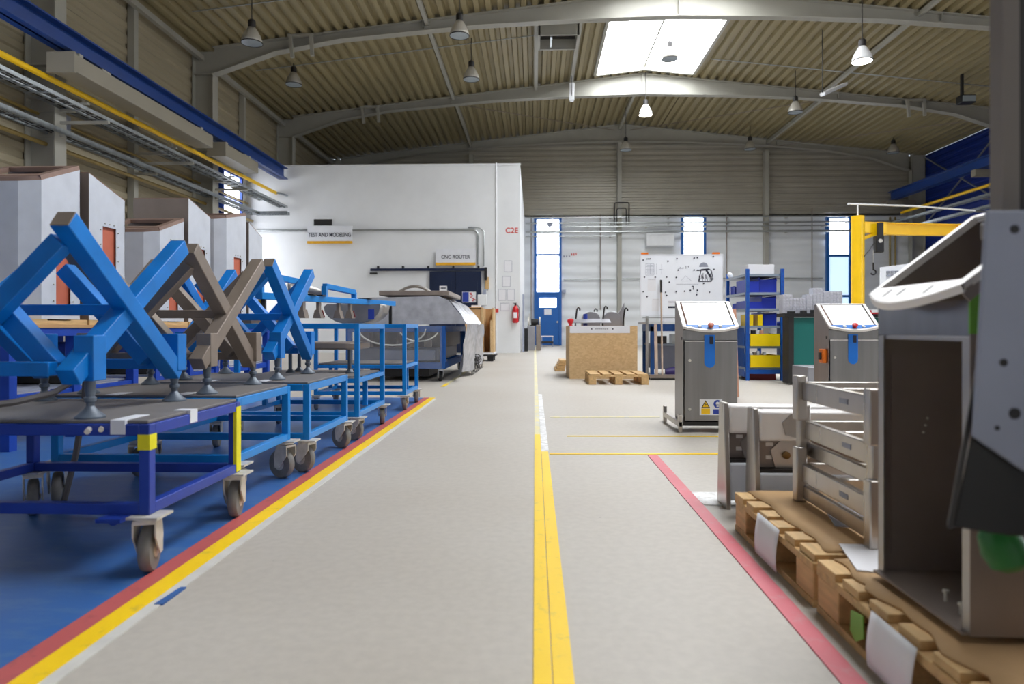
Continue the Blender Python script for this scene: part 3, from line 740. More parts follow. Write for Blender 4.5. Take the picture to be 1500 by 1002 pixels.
MB().box(13.35, 13.8, 21.8, 22.1, 7.85, 8.1).build('head', 'black', fl, bev=.02)
MB().box(13.42, 13.48, 21.9, 22.0, 8.05, roof_z(13.5)).build('bracket', 'darkmetal', fl)
MB().box(13.38, 13.77, 21.78, 21.8, 7.88, 8.06).build('lens', 'lamplens', fl)
for (a, b_, lab, cx) in (((8.31, 20.0, 7.55), (9.35, 20.9, 8.15), 'tube light hung on a rod, tilted toward the jib crane side', 0), ((1.27, 23.4, 8.58), (1.29, 23.5, 9.2), 'white tube light hung beside the skylight before the second rafter', 0)):
    t = thing('tube_light', lab, 'light', a, 0, 'tube lights under the roof')
    MB().bar(a, b_, .16, .07).build('housing', 'whiteplastic', t)
    a2, b2 = Vector(a), Vector(b_)
    MB().bar(a2 + Vector((0, 0, -.05)), b2 + Vector((0, 0, -.05)), .12, .03).build('diffuser', 'signgrey', t)
    MB().cyl((a[0], a[1], a[2] + .03), (a[0], a[1], roof_z(a[0]) + .04), .014, n=6).build('rod', 'darkmetal', t)

# ------------------------------------------------------------------ castors and trolleys
def castor_parts(parent, x, y, ztop, ang, r=.078, w=.042, fork='zinc', tyre='rubber'):
    """swivel castor under a plate at ztop; the wheel stands on the floor"""
    c, s = math.cos(ang), math.sin(ang)
    ax = Vector((c, s, 0)); tr = Vector((-s, c, 0))          # wheel axle, trail direction
    P = Vector((x, y, 0)); off = P + tr * .03; wc = off + Vector((0, 0, r))
    b = MB()
    b.box(x - .06, x + .06, y - .05, y + .05, ztop - .008, ztop)
    b.cyl((x, y, ztop - .02), (x, y, ztop - .008), .04)
    top = min(2 * r + .018, ztop - .02)
    b.bar(P - ax * (w / 2 + .014) + Vector((0, 0, top)), P + ax * (w / 2 + .014) + Vector((0, 0, top)), .07, .012, side=tr)
    for k in (-1, 1):
        e = ax * (k * (w / 2 + .012)); t = ax * .005
        pts = [P - tr * .036, P + tr * .036, P + tr * .052, off + tr * .016, off - tr * .012, P - tr * .036]
        zs = [top, top, r + .04, r - .018, r - .018, r + .05]
        b.plate([p + e + Vector((0, 0, z)) - t / 2 for p, z in zip(pts, zs)], t)
    f = b.build('castor', fork, parent)
    MB().lathe(wc - ax * w / 2, ax, [(r * .72, 0), (r * .93, .003), (r, .012), (r, w - .012), (r * .93, w - .003), (r * .72, w)], 28).build('wheel', tyre, f)
    MB().lathe(wc - ax * (w / 2 + .006), ax, [(.012, 0), (.012, .004), (.034, .006), (.034, w + .006), (.012, w + .008), (.012, w + .012)], 14).build('hub', 'zinc', f)
    return f

def trolley(label, x0, x1, y0, y1, zt, zb, m, angs, deck=None, tall=None, tapes=True, overhang=.0):
    """welded tube trolley: posts, top and bottom frames, mat deck, four swivel castors"""
    t = thing('trolley', label, 'trolley', ((x0 + x1) / 2, (y0 + y1) / 2, 0), 0, 'blue castor trolleys along the red and yellow line')
    T = .036
    zp = tall or zt
    cs = [(x1 - T / 2, y0 + T / 2), (x1 - T / 2, y1 - T / 2), (x0 + T / 2, y0 + T / 2), (x0 + T / 2, y1 - T / 2)]
    for (x, y) in cs: MB().box(x - T / 2, x + T / 2, y - T / 2, y + T / 2, zb - T / 2, zp).build('post', m, t, bev=.003)
    def loop(z, h):
        b = MB()
        for y in (y0 + T / 2, y1 - T / 2): b.box(x0 + T, x1 - T, y - T / 2 + .001, y + T / 2 - .001, z - h, z)
        for x in (x0 + T / 2, x1 - T / 2): b.box(x - T / 2 + .001, x + T / 2 - .001, y0 + T, y1 - T, z - h, z)
        return b
    loop(zb + T / 2, T).build('bottom_frame', m, t, bev=.003)
    loop(zp, .038).build('top_frame', m, t, bev=.003)
    dz = zt
    if tall:
        loop(zt - .002, .03).build('shelf_frame', m, t, bev=.003)
        for x, y in ((x1 - .06, (y0 + y1) / 2), (x0 + .06, (y0 + y1) / 2)): MB().box(x - .016, x + .016, y - .016, y + .016, zb + T / 2, zt - .03).build('short_post', m, t)
        dk = MB()
        # rounded corner deck on the aisle side
        pts = [(x0 + .04, y0 + .04), (x1 - .14, y0 + .04)] + [(x1 - .14 + .1 * math.sin(a), y0 + .14 - .1 * math.cos(a)) for a in (.4, .8, 1.2, 1.57)] + [(x1 - .04, y1 - .04), (x0 + .04, y1 - .04)]
        dk.prism(pts, 'z', zt, zt + .012)
        dk.build('deck', 'deckmat', t)
    else:
        MB().box(x0 - .004, x1 - .012, y0 + .012, y1 - .01, zt, zt + .012).build('deck', 'deckmat', t, bev=.003)
    for (x, y), a in zip(cs, angs): castor_parts(t, x, y, zb - T / 2, a)
    return t
D = math.radians
A0, A1 = -2.14, -1.24
t1 = trolley('dark blue trolley with yellow taped post, nearest in the row', A0, A1, 2.16, 2.84, .488, .213, 'darkblue', (D(15), D(11), D(-10), D(35)))
MB().box(A1 - .0385, A1 + .0015, 2.1585, 2.2, .405, .455).build('yellow_tape', 'yellowtape', t1)
MB().box(A1 - .012, A1 + .0018, 2.799, 2.842, .2, .47).build('yellow_strip', 'yellowtape', t1)
MB().box(A1 - .128, A1 - .08, 2.1585, 2.3, .455, .502).build('grey_tape', 'signgrey', t1)
MB().box(A1 - .06, A1 + .0015, 2.42, 2.47, .456, .5025).build('grey_tape', 'signgrey', t1)
MB().cyl((A1 - .2, 2.163, .472), (A1 - .185, 2.13, .468), .009).cyl((A1 - .16, 2.163, .474), (A1 - .15, 2.145, .472), .008).build('clip_bolts', 'zinc', t1)
MB().box(A1 - .14, A1 - .06, 2.1, 2.16, .185, .197).cyl((A1 - .12, 2.16, .18), (A1 - .12, 2.2, .18), .02).build('foot_brake', 'darkblue', t1)
t2 = trolley('light blue trolley behind the dark blue one, carrying the grey crossed frame', A0, A1 - .06, 2.95, 3.6, .49, .222, 'lightblue', (D(45), D(66), D(30), D(10)))
t3 = trolley('light blue low trolley third in the row, under the far crossed frame', A0, A1, 3.72, 4.5, .488, .2, 'lightblue', (D(68), D(58), D(40), D(15)))
t4 = trolley('tall light blue trolley with high rails, nearer of the two tall ones', A0, A1, 4.79, 5.62, .44, .185, 'lightblue', (D(72), D(12), D(15), D(25)), tall=.83)
t5 = trolley('tall light blue trolley with high rails, last in the row before the wrapped machine', A0, A1, 6.55, 7.26, .44, .165, 'lightblue', (D(5), D(14), D(15), D(25)), tall=.835)
for t, (xa, ya) in ((t2, (-1.6, 2.99)), (t3, (-1.55, 3.76))):
    MB().box(xa, xa + .06, ya - .03, ya + .1, .5015, .5035).build('grey_tape', 'signgrey', t)
    MB().box(xa - .3, xa - .24, ya - .03, ya + .08, .5015, .5035).build('grey_tape', 'signgrey', t)

# ------------------------------------------------------------------ crossed welded frames on the trolleys
def cross_frame(label, y0, m, xr=-1.475, xl=-2.02, zdeck=.503, gap=.53, top=1.14, mirror=False):
    """box trestle: crossed beams on all four sides, four tube sockets on levelling feet"""
    y1 = y0 + gap
    t = thing('crossed_frame', label, 'steel frame', ((xr + xl) / 2, (y0 + y1) / 2, zdeck), 0, 'crossed welded frames on the trolleys')
    W = .062
    SX = Vector((1, 0, 0)); SY = Vector((0, 1, 0))
    for x, k in ((xr, 1), (xl, -1)):
        f1, f2 = ((x, x - k * .014) if not mirror else (x - k * .014, x))
        MB().bar((f1, y0 - .13, top), (f1, y1 - .0, .615), W, W, side=SX).build('diagonal_beam', m, t, bev=.003)
        MB().bar((f2, y0 - .09, .64), (f2, y1 + .07, top), W, W, side=SX).build('diagonal_beam', m, t, bev=.003)
        for p_, q_, f_ in ((Vector((f1, y0 - .13, top)), Vector((f1, y1, .615)), f1), (Vector((f2, y1 + .07, top)), Vector((f2, y0 - .09, .64)), f2)):
            d_ = (p_ - q_).normalized(); MB().bar(p_, p_ + d_ * .004, W - .004, W - .004, side=SX).build('end_cap', 'greybrown', t)
    for y, k in ((y0 - .075, 1), (y1 + .045, -1)):
        MB().bar((xr - .04, y + k * .0, top - .06), (xl + .1, y, .665), W * .94, W * .94, side=SY).build('end_brace', m, t, bev=.003)
        MB().bar((xr - .1, y + k * .062, .665), (xl + .1, y + k * .062, top - .1), W * .94, W * .94, side=SY).build('end_brace', m, t, bev=.003)
    MB().box(xl + .05, xr - .05, (y0 + y1) / 2 - .06, (y0 + y1) / 2 - .015, .845, .885).build('cross_tube', m, t, bev=.003)
    MB().box(xl + .05, xr - .07, y0 - .1, y0 - .055, .645, .69).build('cross_tube', m, t, bev=.003)
    MB().box(xl + .05, xr - .07, y1 + .01, y1 + .055, .63, .67).build('cross_tube', m, t, bev=.003)
    for x in (xr, xl):
        for y in (y0, y1):
            s = MB().box(x - .034, x + .034, y - .034, y + .034, .625, .775).build('leg_socket', m, t, bev=.003)
            f = MB().lathe((x, y, zdeck), (0, 0, 1), [(.046, 0), (.046, .006), (.036, .014), (.02, .03), (.012, .04), (.013, .052), (.019, .056), (.019, .068), (.013, .072), (.0165, .09), (.0165, .13)], 20).build('levelling_foot', 'footgrey', t)
    return t
cross_frame('big blue crossed steel frame on the dark blue trolley', 2.22, 'frameblue', zdeck=.5)
cross_frame('grey-brown crossed steel frame between the two blue ones', 3.03, 'greybrown', gap=.5, zdeck=.502, mirror=True)
cross_frame('blue crossed steel frame farther along, behind the grey-brown one', 3.87, 'frameblue', gap=.53, top=1.16)

# ------------------------------------------------------------------ cabinets waiting on blue stands
def stand(label, y0, y1, ys, zt=.8):
    t = thing('work_stand', label, 'stand', (-3.72, (y0 + y1) / 2, 0), 0, 'blue stands under the steel cabinets')
    for y in ys:
        for x in (-3.4, -4.05): MB().box(x - .035, x + .035, y - .035, y + .035, 0, zt - .06).build('leg', 'standblue', t, bev=.003)
    b = MB()
    for x in (-3.4, -4.05): b.box(x - .03, x + .03, y0, y1, zt - .06, zt - .001)
    for y in ys: b.box(-4.02, -3.43, y - .03, y + .03, zt - .06, zt - .002)
    for x in (-3.4, -4.05): b.box(x - .02, x + .02, ys[0] + .03, ys[-1] - .03, .3, .36)
    b.build('frame', 'standblue', t, bev=.003)
    MB().box(-4.08, -3.36, y0 - .01, y1 + .01, zt, zt + .02).build('top', 'mdf', t)
    MB().box(-4.0, -3.45, ys[0], ys[-1], .36, .375).build('lower_shelf', 'greymach', t)
    return t
stand('blue work stand carrying the two tallest cabinets beside the big crossed frame', 4.25, 5.72, (4.3, 4.92, 5.66))
stand('blue work stand in the middle of the cabinet row', 5.95, 7.2, (6.0, 6.6, 7.14))
stand('blue work stand at the end of the cabinet row by the white wall', 7.32, 8.6, (7.38, 8.0, 8.54))
def battens(label, y0, y1):
    MB().box(-3.95, -3.38, y0, y0 + .18, .821, .858).box(-3.95, -3.38, y1 - .18, y1, .821, .858).box(-3.42, -3.38, y0 + .18, y1 - .18, .821, .85).single('packing_board', 'wood', label, 'board', 'packing boards under the cabinets')
def cabinet(label, kind, y0, y1, z0, za, zb, xf=-3.4, depth=.55, slot=True, small=False):
    """sheet metal terminal housing on its stand; side with the window toward the aisle.
    za/zb: top height at the near and far end"""
    t = thing('steel_cabinet', label, 'cabinet', (xf - depth / 2, (y0 + y1) / 2, z0), 0, 'unfinished steel cabinets in a row')
    xb = xf - depth; th = .004
    # near end, far end and top sheets as a shell
    if kind == 'L':
        ch = .11
        MB().box(xb, xf - ch, y0, y0 + th, z0, za).build('near_panel', 'stainlight', t)
        MB().plate([(xf - ch, y0, z0), (xf, y0 + .07, z0), (xf, y0 + .07, za + .02), (xf - ch, y0, za)], (-.003, .004, 0)).build('chamfer_panel', 'stainlight', t)
        ys = y0 + .07
    else:
        MB().box(xb, xf, y0, y0 + th, z0, za).build('near_panel', 'stainbrown', t); ys = y0 + th
        MB().lathe((xf - .1, y0 - .03, z0 + .78), (0, 1, 0), [(.008, 0), (.008, .03)], 10).build('stud', 'zinc', t)
    MB().box(xb, xf, y1 - th, y1, z0, zb).build('far_panel', 'stainbrown', t)
    MB().box(xb, xb + th, y0 + th, y1 - th, z0, min(za, zb)).build('back_panel', 'stainbrown', t)
    # side panel with a window
    zn = za + (.02 if kind == 'L' else 0)
    w0, w1 = ys + (y1 - ys) * .36, ys + (y1 - ys) * .74
    b = MB()
    def top(y): return zn + (zb - zn) * (y - ys) / (y1 - ys)
    if slot:
        hz0, hz1 = (z0 + .1, z0 + .74) if not small else (z0 + .62, z0 + .68)
        b.plate([(xf, ys, z0), (xf, w0, z0), (xf, w0, top(w0)), (xf, ys, zn)], (-th, 0, 0))
        b.plate([(xf, w1, z0), (xf, y1, z0), (xf, y1, zb), (xf, w1, top(w1))], (-th, 0, 0))
        b.plate([(xf, w0, hz1), (xf, w1, hz1), (xf, w1, top(w1)), (xf, w0, top(w0))], (-th, 0, 0))
        b.plate([(xf, w0, z0), (xf, w1, z0), (xf, w1, hz0), (xf, w0, hz0)], (-th, 0, 0))
    b.build('side_panel', 'stainlight', t)
    if not small:
        MB().box(xf - .03, xf - .02, w0 - .02, w1 + .02, hz0 - .02, hz1 + .02).build('masking_sheet', 'orange', t)
        g = MB()
        for k in range(6):
            z = hz0 + .03 + k * (hz1 - hz0 - .06) / 5
            for y in (w0 - .025, w1 + .025): g.cyl((xf, y, z), (xf + .008, y, z), .006, n=8)
        for k in range(3): g.cyl((xf, w0 + (w1 - w0) * (k + .5) / 3, hz1 + .025), (xf + .008, w0 + (w1 - w0) * (k + .5) / 3, hz1 + .025), .006, n=8)
        g.build('weld_studs', 'zinc', t)
    else: MB().box(xf - .03, xf - .02, w0 - .02, w1 + .02, hz0 - .01, hz1 + .01).build('slot_backing', 'darkmetal', t)
    # sloping head rim
    rim = MB()
    if kind == 'L':
        for (xa, xe) in ((xb, xb + .06), (xf - .06, xf + .0)):
            rim.plate([(xa, ys, zn), (xe, ys, zn), (xe, y1, zb), (xa, y1, zb)], (0, -.012, .03))
        rim.plate([(xb + .06, ys, zn), (xf - .06, ys, zn), (xf - .06, ys + .06, top(ys + .06)), (xb + .06, ys + .06, top(ys + .06))], (0, -.012, .03))
        rim.plate([(xb + .06, y1 - .06, top(y1 - .06)), (xf - .06, y1 - .06, top(y1 - .06)), (xf - .06, y1, zb), (xb + .06, y1, zb)], (0, -.012, .03))
        rim.plate([(xb, y0, za), (xf - .11, y0, za), (xf, ys, zn), (xb, ys, zn)], (0, 0, .03))
        rim.build('head_rim', 'rimbrown', t)
    else:
        rim.plate([(xb, ys, zn), (xf, ys, zn), (xf, y1, zb), (xb, y1, zb)], (0, 0, .008))
        rim.build('head_plate', 'rimbrown', t)
    return t
CB = [('tall silver cabinet with chamfered corner and raised rim, first in the row', 'L', 4.53, 5.0, .86, 1.8, 1.98), ('silver cabinet with top sloping away, second in the row behind the raised rim', 'R', 5.1, 5.56, .86, 1.98, 1.85),
      ('shorter silver cabinet with open rimmed head in the middle of the row', 'L', 6.02, 6.52, .86, 1.66, 1.83), ('silver cabinet rising behind the shorter rimmed one, top sloping away', 'R', 6.6, 7.06, .86, 2.07, 1.95),
      ('silver cabinet with raised rim near the window of the cream wall', 'L', 7.36, 7.95, .86, 1.99, 2.12), ('last silver cabinet in the row with only a small dark slot', 'R', 8.02, 8.42, .86, 2.05, 1.92)]
for k, c in enumerate(CB): cabinet(*c, small=(k == 5))
for y0, y1, lab in ((4.45, 5.05, 'pale packing boards under the first cabinet'), (5.08, 5.62, 'pale packing boards under the second cabinet'), (6.0, 6.56, 'pale packing boards under the shorter rimmed cabinet'), (6.58, 7.12, 'pale packing boards under the cabinet rising behind it'), (7.34, 7.97, 'pale packing boards under the cabinet near the window'), (8.0, 8.5, 'pale packing boards under the last cabinet')):
    battens(lab, y0, y1)
MB().box(-3.6, -3.3, 3.55, 3.9, .0, .5).single('pump_unit', 'darkmetal', 'dark box unit on the blue floor behind the dark blue trolley', 'pump') if False else None
hp = [(-2.06, 2.2, .516), (-2.02, 2.35, .516), (-1.96, 2.5, .518), (-1.91, 2.65, .54), (-1.9, 2.78, .59), (-1.92, 2.86, .61), (-1.95, 2.9, .5), (-1.99, 2.9, .25), (-2.05, 2.9, .02)]
MB().tube(hp, .013).single('hose', 'hose', 'thick grey hose lying over the dark blue trolley under the crossed frame', 'hose')
un = thing('hydraulic_unit', 'dark hydraulic unit with motor on the lower shelf of the nearest blue stand', 'pump', (-3.7, 5.2, .376))
MB().box(-3.95, -3.5, 5.0, 5.45, .376, .56).build('tank', 'darkmetal', un, bev=.01)
MB().cyl((-3.7, 5.05, .62), (-3.7, 5.35, .62), .07).build('motor', 'labelblue', un)
MB().tube([(-3.5, 5.1, .5), (-3.44, 5.05, .6), (-3.44, 5.3, .66), (-3.5, 5.4, .58)], .012).build('hose', 'black', un)
un = thing('hydraulic_unit', 'dark pump with pale fittings on the shelf of the middle blue stand', 'pump', (-3.7, 6.3, .376))
MB().box(-3.95, -3.5, 6.08, 6.5, .376, .52).build('tank', 'darkmetal', un, bev=.01)
MB().cyl((-3.6, 6.1, .58), (-3.6, 6.4, .58), .06).build('motor', 'bodygrey', un)

# ------------------------------------------------------------------ long blue fixture over the tall trolleys
fx = thing('welding_fixture', 'long light blue welding fixture with end loops lying over the tall trolleys', 'fixture', (-1.75, 6.1, .83))
a, b_ = Vector((-1.98, 4.84, 1.03)), Vector((-1.5, 7.2, 1.055))
dr = (b_ - a).normalized()
MB().bar(a, b_, .06, .05).build('main_beam', 'lightblue', fx, bev=.003)
def loop_on(s0, s1, h):
    p, q = a + dr * s0, a + dr * s1; up = Vector((0, 0, 1))
    return MB().bar(p + up * .02, p + up * h, .045).bar(q + up * .02, q + up * (h - .03), .045).bar(p + up * h, q + up * (h - .03), .045)
loop_on(.02, .62, .155).build('end_loop', 'lightblue', fx, bev=.003)
loop_on(.95, 1.5, .115).build('end_loop', 'lightblue', fx, bev=.003)
for s_ in (.06, 2.34):
    p = a + dr * s_
    MB().box(p.x - .015, p.x + .015, p.y - .015, p.y + .015, .832, p.z - .02).build('leg', 'darkmetal', fx)
pt = MB()
for s_ in (.7, .85, 1.75):
    p = a + dr * s_; pt.box(p.x - .06, p.x + .05, p.y - .05, p.y + .05, p.z + .026, p.z + .036)
pt.build('rest_plate', 'darkmetal', fx)
for s_ in (.6, .85, 1.2, 1.42):
    p = a + dr * s_
    cl = MB().box(p.x - .012, p.x + .012, p.y - .03, p.y + .03, p.z - .16, p.z - .02).prism([(p.x - .035, p.z - .16), (p.x + .035, p.z - .16), (p.x + .018, p.z - .09), (p.x - .018, p.z - .09)], 'y', p.y - .05, p.y + .05).build('toggle_clamp', 'greybrown', fx)
    if s_ in (.85, 1.42): MB().bar((p.x + .03, p.y, p.z - .09), (p.x + .04, p.y + .03, p.z - .15), .007).build('clamp_handle', 'darkred', cl)
MB().lathe((-2.0, 4.95, .95), (0, 0, 1), [(.02, 0), (.03, .03), (.022, .08)], 10).build('valve_knob', 'yellow', fx)
cp = MB().strip([[(-1.99 + .02 * j, 5.45 + .6 * j / 6, z) for z in (1.09, 1.2 - .012 * j)] for j in range(7)]).single('cover_sheet', 'stainx', 'grey steel sheet leaning on the blue welding fixture between its loops', 'sheet', thick=.006)
MB().box(-2.13, -2.06, 4.9, 5.6, .831, .86).single('flat_bar', 'greybrown', 'flat grey bar lying on the rail of the nearer tall trolley', 'bar')
gp = thing('round_pad', 'grey round-cornered pad on posts standing on the nearer tall trolley', 'pad', (-1.6, 5.3, .452))
rp = [(-1.95, 5.08), (-1.42, 5.08)] + [(-1.42 + .1 * math.sin(q), 5.18 - .1 * math.cos(q)) for q in (.4, .8, 1.2, 1.57)] + [(-1.32, 5.45), (-1.95, 5.45)]
MB().prism(rp, 'z', .635, .69).build('pad', 'greybrown', gp, bev=.012)
for x, y in ((-1.42, 5.2), (-1.42, 5.4), (-1.88, 5.2), (-1.88, 5.4)): MB().lathe((x, y, .453), (0, 0, 1), [(.035, 0), (.035, .008), (.014, .03), (.014, .183)], 12).build('post', 'footgrey', gp)
tk = thing('steel_trough', 'rounded stainless trough lying on the rails of the last tall trolley', 'trough', (-1.7, 6.9, .836))
rows = []
for j in range(2):
    y = 6.6 + .42 * j
    rows.append([(-2.02, y, 1.03)] + [(-1.78 + .24 * math.cos(q) * 1.15, y, 1.0 + .165 * math.sin(q)) for q in [PI + PI * k / 10 for k in range(11)]] + [(-1.5, y, 1.03)])
MB().strip(rows).build('shell', 'stainx', tk, thick=.006)
MB().prism([(p[0], p[2]) for p in rows[0]], 'y', 6.6, 6.606).build('end_plate', 'stainx', tk)
MB().prism([(p[0], p[2]) for p in rows[0]], 'y', 7.014, 7.02).build('end_plate', 'stainx', tk)
MB().box(-1.62, -1.56, 6.595, 6.6, .88, .98).build('label', 'labelblue', tk)

# ------------------------------------------------------------------ machine wrapped in film
mc = thing('wrapped_machine', 'grey machine under clouded plastic film on a blue wheeled frame', 'machine', (-1.8, 11.4, 0))
T = .08
for x in (-2.75, -1.35):
    for y in (10.05, 12.9): MB().box(x - T / 2, x + T / 2, y - T / 2, y + T / 2, .2, .82).build('post', 'cartblue', mc)
b = MB()
for z in (.24, .78):
    for y in (10.05, 12.9): b.box(-2.79, -1.31, y - .039, y + .039, z - .045, z + .045)
    for x in (-2.75, -1.35): b.box(x - .039, x + .039, 10.05, 12.9, z - .045, z + .045)
b.build('frame', 'cartblue', mc)
MB().box(-2.7, -1.45, 10.3, 12.7, .29, .5).build('drive_box', 'bodygrey', mc, bev=.02)
MB().box(-2.3, -1.5, 10.2, 10.3, .3, .47).build('cover_box', 'greymach', mc, bev=.02)
g = MB()
for k in range(5): g.lathe((-2.5 + k * .22, 10.35, .5), (0, 0, 1), [(.06, 0), (.06, .1), (.03, .16), (.03, .22)], 12)
g.build('motors', 'greybrown', mc)
MB().box(-2.7, -1.4, 10.5, 12.8, .5, .74).build('machine_bed', 'greybrown', mc)
MB().tube([(-2.1 + .5 * math.sin(q), 10.02, .78 - .24 * math.cos(q) if abs(q) < 1.5 else .78) for q in [-1.5 + .25 * k for k in range(13)]], .012).build('cable', 'cable', mc)
MB().tube([(-1.7 + .3 * math.sin(q), 10.0, .8 - .2 * math.cos(q)) for q in [-1.2 + .3 * k for k in range(9)]], .01).build('cable', 'cable', mc)
MB().strip([[(x, 9.99 + .006 * math.sin(x * 20), z) for z in (.2, .35, .5, .65, .83)] for x in [-2.76 + .1 * k for k in range(15)]]).build('front_film', 'filmclear', mc)
# upper body: hull with slanted aisle side
def hullrow(y, s): return [(-2.7, y, .83), (-2.62, y, 1.0), (-2.45, y, 1.24), (-1.42, y, 1.27), (-1.27, y, 1.2 + s), (-1.1, y, 1.0), (-1.0, y, .86)]
ys = [10.05 + .29 * k for k in range(11)]
rows = [[(x + RND.uniform(-.014, .014), y, z + RND.uniform(-.012, .012)) for x, y, z in hullrow(y, 0)] for y in ys]
up_ = MB().strip(rows)
up_.prism([(p[0], p[2]) for p in hullrow(0, 0)], 'y', 10.04, 10.06)
up_.build('film_hood', 'filmgrey', mc)
MB().box(-2.32, -1.27, 10.1, 11.7, 1.28, 1.35).build('lid', 'greybrown', mc, bev=.01)
MB().tube([(-2.1 + .5 * k / 10, 10.5, 1.35 + .09 * math.sin(PI * k / 10)) for k in range(11)], .022).build('handle', 'stainx', mc)
rows = [[(-1.0 - .05 * math.sin(k) * j / 3 - .02 * j + RND.uniform(-.02, .02), 10.1 + .31 * k, .87 - .78 * j / 5) for j in range(6)] for k in range(12)]
MB().strip(rows).build('side_film', 'filmgrey', mc)
for x in (-2.6, -1.4):
    for y in (10.15, 12.8): castor_parts(mc, x, y, .2, D(20), .075, .05, 'signgrey', 'blackrub')
MB().box(-2.5, -1.6, 10.3, 12.5, .06, .2).build('underpan', 'darkmetal', mc)
g = MB()
for k in range(26):
    y = 11.3 + 2.6 * RND.random(); x = -1.03 - .1 * (y - 11.3) / 2.6 + RND.uniform(-.05, .05); z = RND.uniform(.08, .26)
    g.tube(arc((x, y, z), RND.uniform(.04, .09), RND.random() * 6, RND.random() * 6 + 7, 9, RND.choice(['yz', 'xz'])), .006, 5)
for k in range(14):
    y = 11.3 + .19 * k; g.tube([(-1.04, y, 0.0), (-1.06 + RND.uniform(-.04, .04), y + .05, .12), (-1.05, y + RND.uniform(0, .12), .26)], .006, 5)
g.single('wire_tangle', 'darkmetal', 'tangle of dark wire loops trailing on the floor beside the wrapped machine', 'wire')
# open crate by the navy doors
cr = thing('open_crate', 'tall open wooden crate on a dark dolly beside the navy doors', 'crate', (-1.3, 16.5, 0))
for x, w_ in ((-1.64, .03), (-1.24, .05), (-.99, .03)): MB().box(x - w_ / 2, x + w_ / 2, 16.2, 17.0, .16, 1.27).build('upright_panel', 'osb', cr)
MB().box(-1.64, -.99, 16.97, 17.0, .16, 1.27).build('back_panel', 'mdf', cr)
MB().box(-1.63, -1.27, 16.22, 16.25, .16, 1.25).build('front_panel', 'mdf', cr)
MB().box(-1.05, -.985, 16.17, 16.2, .22, .98).build('corner_batten', 'osb', cr)
MB().box(-1.66, -1.27, 16.18, 17.0, 1.27, 1.29).build('top_panel', 'mdf', cr)
MB().box(-1.66, -.93, 16.15, 17.02, .12, .16).build('base_board', 'darkmetal', cr)
MB().box(-1.66, -.95, 16.16, 17.02, .17, .21).build('skid', 'paper', cr)
for x in (-1.55, -1.05):
    for y in (16.25, 16.9): MB().box(x - .07, x + .07, y - .06, y + .06, 0, .12).build('foot', 'black', cr)
MB().box(-1.52, -1.3, 16.4, 16.6, 1.29, 1.34).single('paper_pad', 'paper', 'white pad lying on top of the tall open crate', 'paper')

# pedestal grinder and bits by the white room corner
gd = thing('pedestal_grinder', 'pedestal grinder with dark motor standing between white room and blue door', 'grinder', (-.02, 24.2, 0))
MB().box(-.26, .02, 24.0, 24.4, 0, .86).build('pedestal', 'bodygrey', gd, bev=.02)
MB().box(.05, .22, 24.0, 24.4, 0, .9).build('side_case', 'greybrown', gd, bev=.02)
MB().cyl((-.12, 24.15, 1.0), (.14, 24.15, 1.0), .11).build('motor', 'black', gd)
for x in (-.24, .16): MB().cyl((x, 24.15, 1.02), (x + .05, 24.15, 1.02), .16, n=20).build('wheel_guard', 'zinc', gd)
MB().box(-.2, -.17, 24.1, 24.2, .86, 1.3).build('lamp_post', 'zinc', gd)
MB().box(-.16, .1, 24.05, 24.3, .84, .9).build('saddle', 'darkmetal', gd)
MB().box(-.4, -.34, 22.4, 22.5, 0, 1.9).single('grey_post', 'greymach', 'tall narrow grey post against the white room side', 'post')
MB().box(-.4, -.22, 22.9, 23.2, 0, .78).single('dark_case', 'black', 'black case on the floor in front of the pedestal grinder', 'case')
sp = thing('step_stool', 'low grey step stool in front of the blue door', 'stool', (.5, 28.6, 0))
MB().box(.28, .78, 28.4, 28.8, .42, .46).build('step', 'signgrey', sp); MB().box(.28, .78, 28.3, 28.75, .14, .24).build('base', 'darkmetal', sp)
for x in (.3, .76):
    for y in (28.35, 28.72): MB().box(x - .02, x + .02, y - .02, y + .02, 0, .42).build('leg', 'greymach', sp)
hv = thing('hydrant_valve', 'red valve on a slim grey post behind the strand board crate', 'valve', (1.3, 24.5, 0))
MB().box(1.2, 1.38, 24.4, 24.6, 0, .75).build('post', 'bodygrey', hv)
MB().lathe((1.29, 24.5, .75), (0, 0, 1), [(.06, 0), (.1, .1), (.05, .16), (.12, .26), (.12, .34), (.04, .38)], 14).build('valve', 'red', hv)

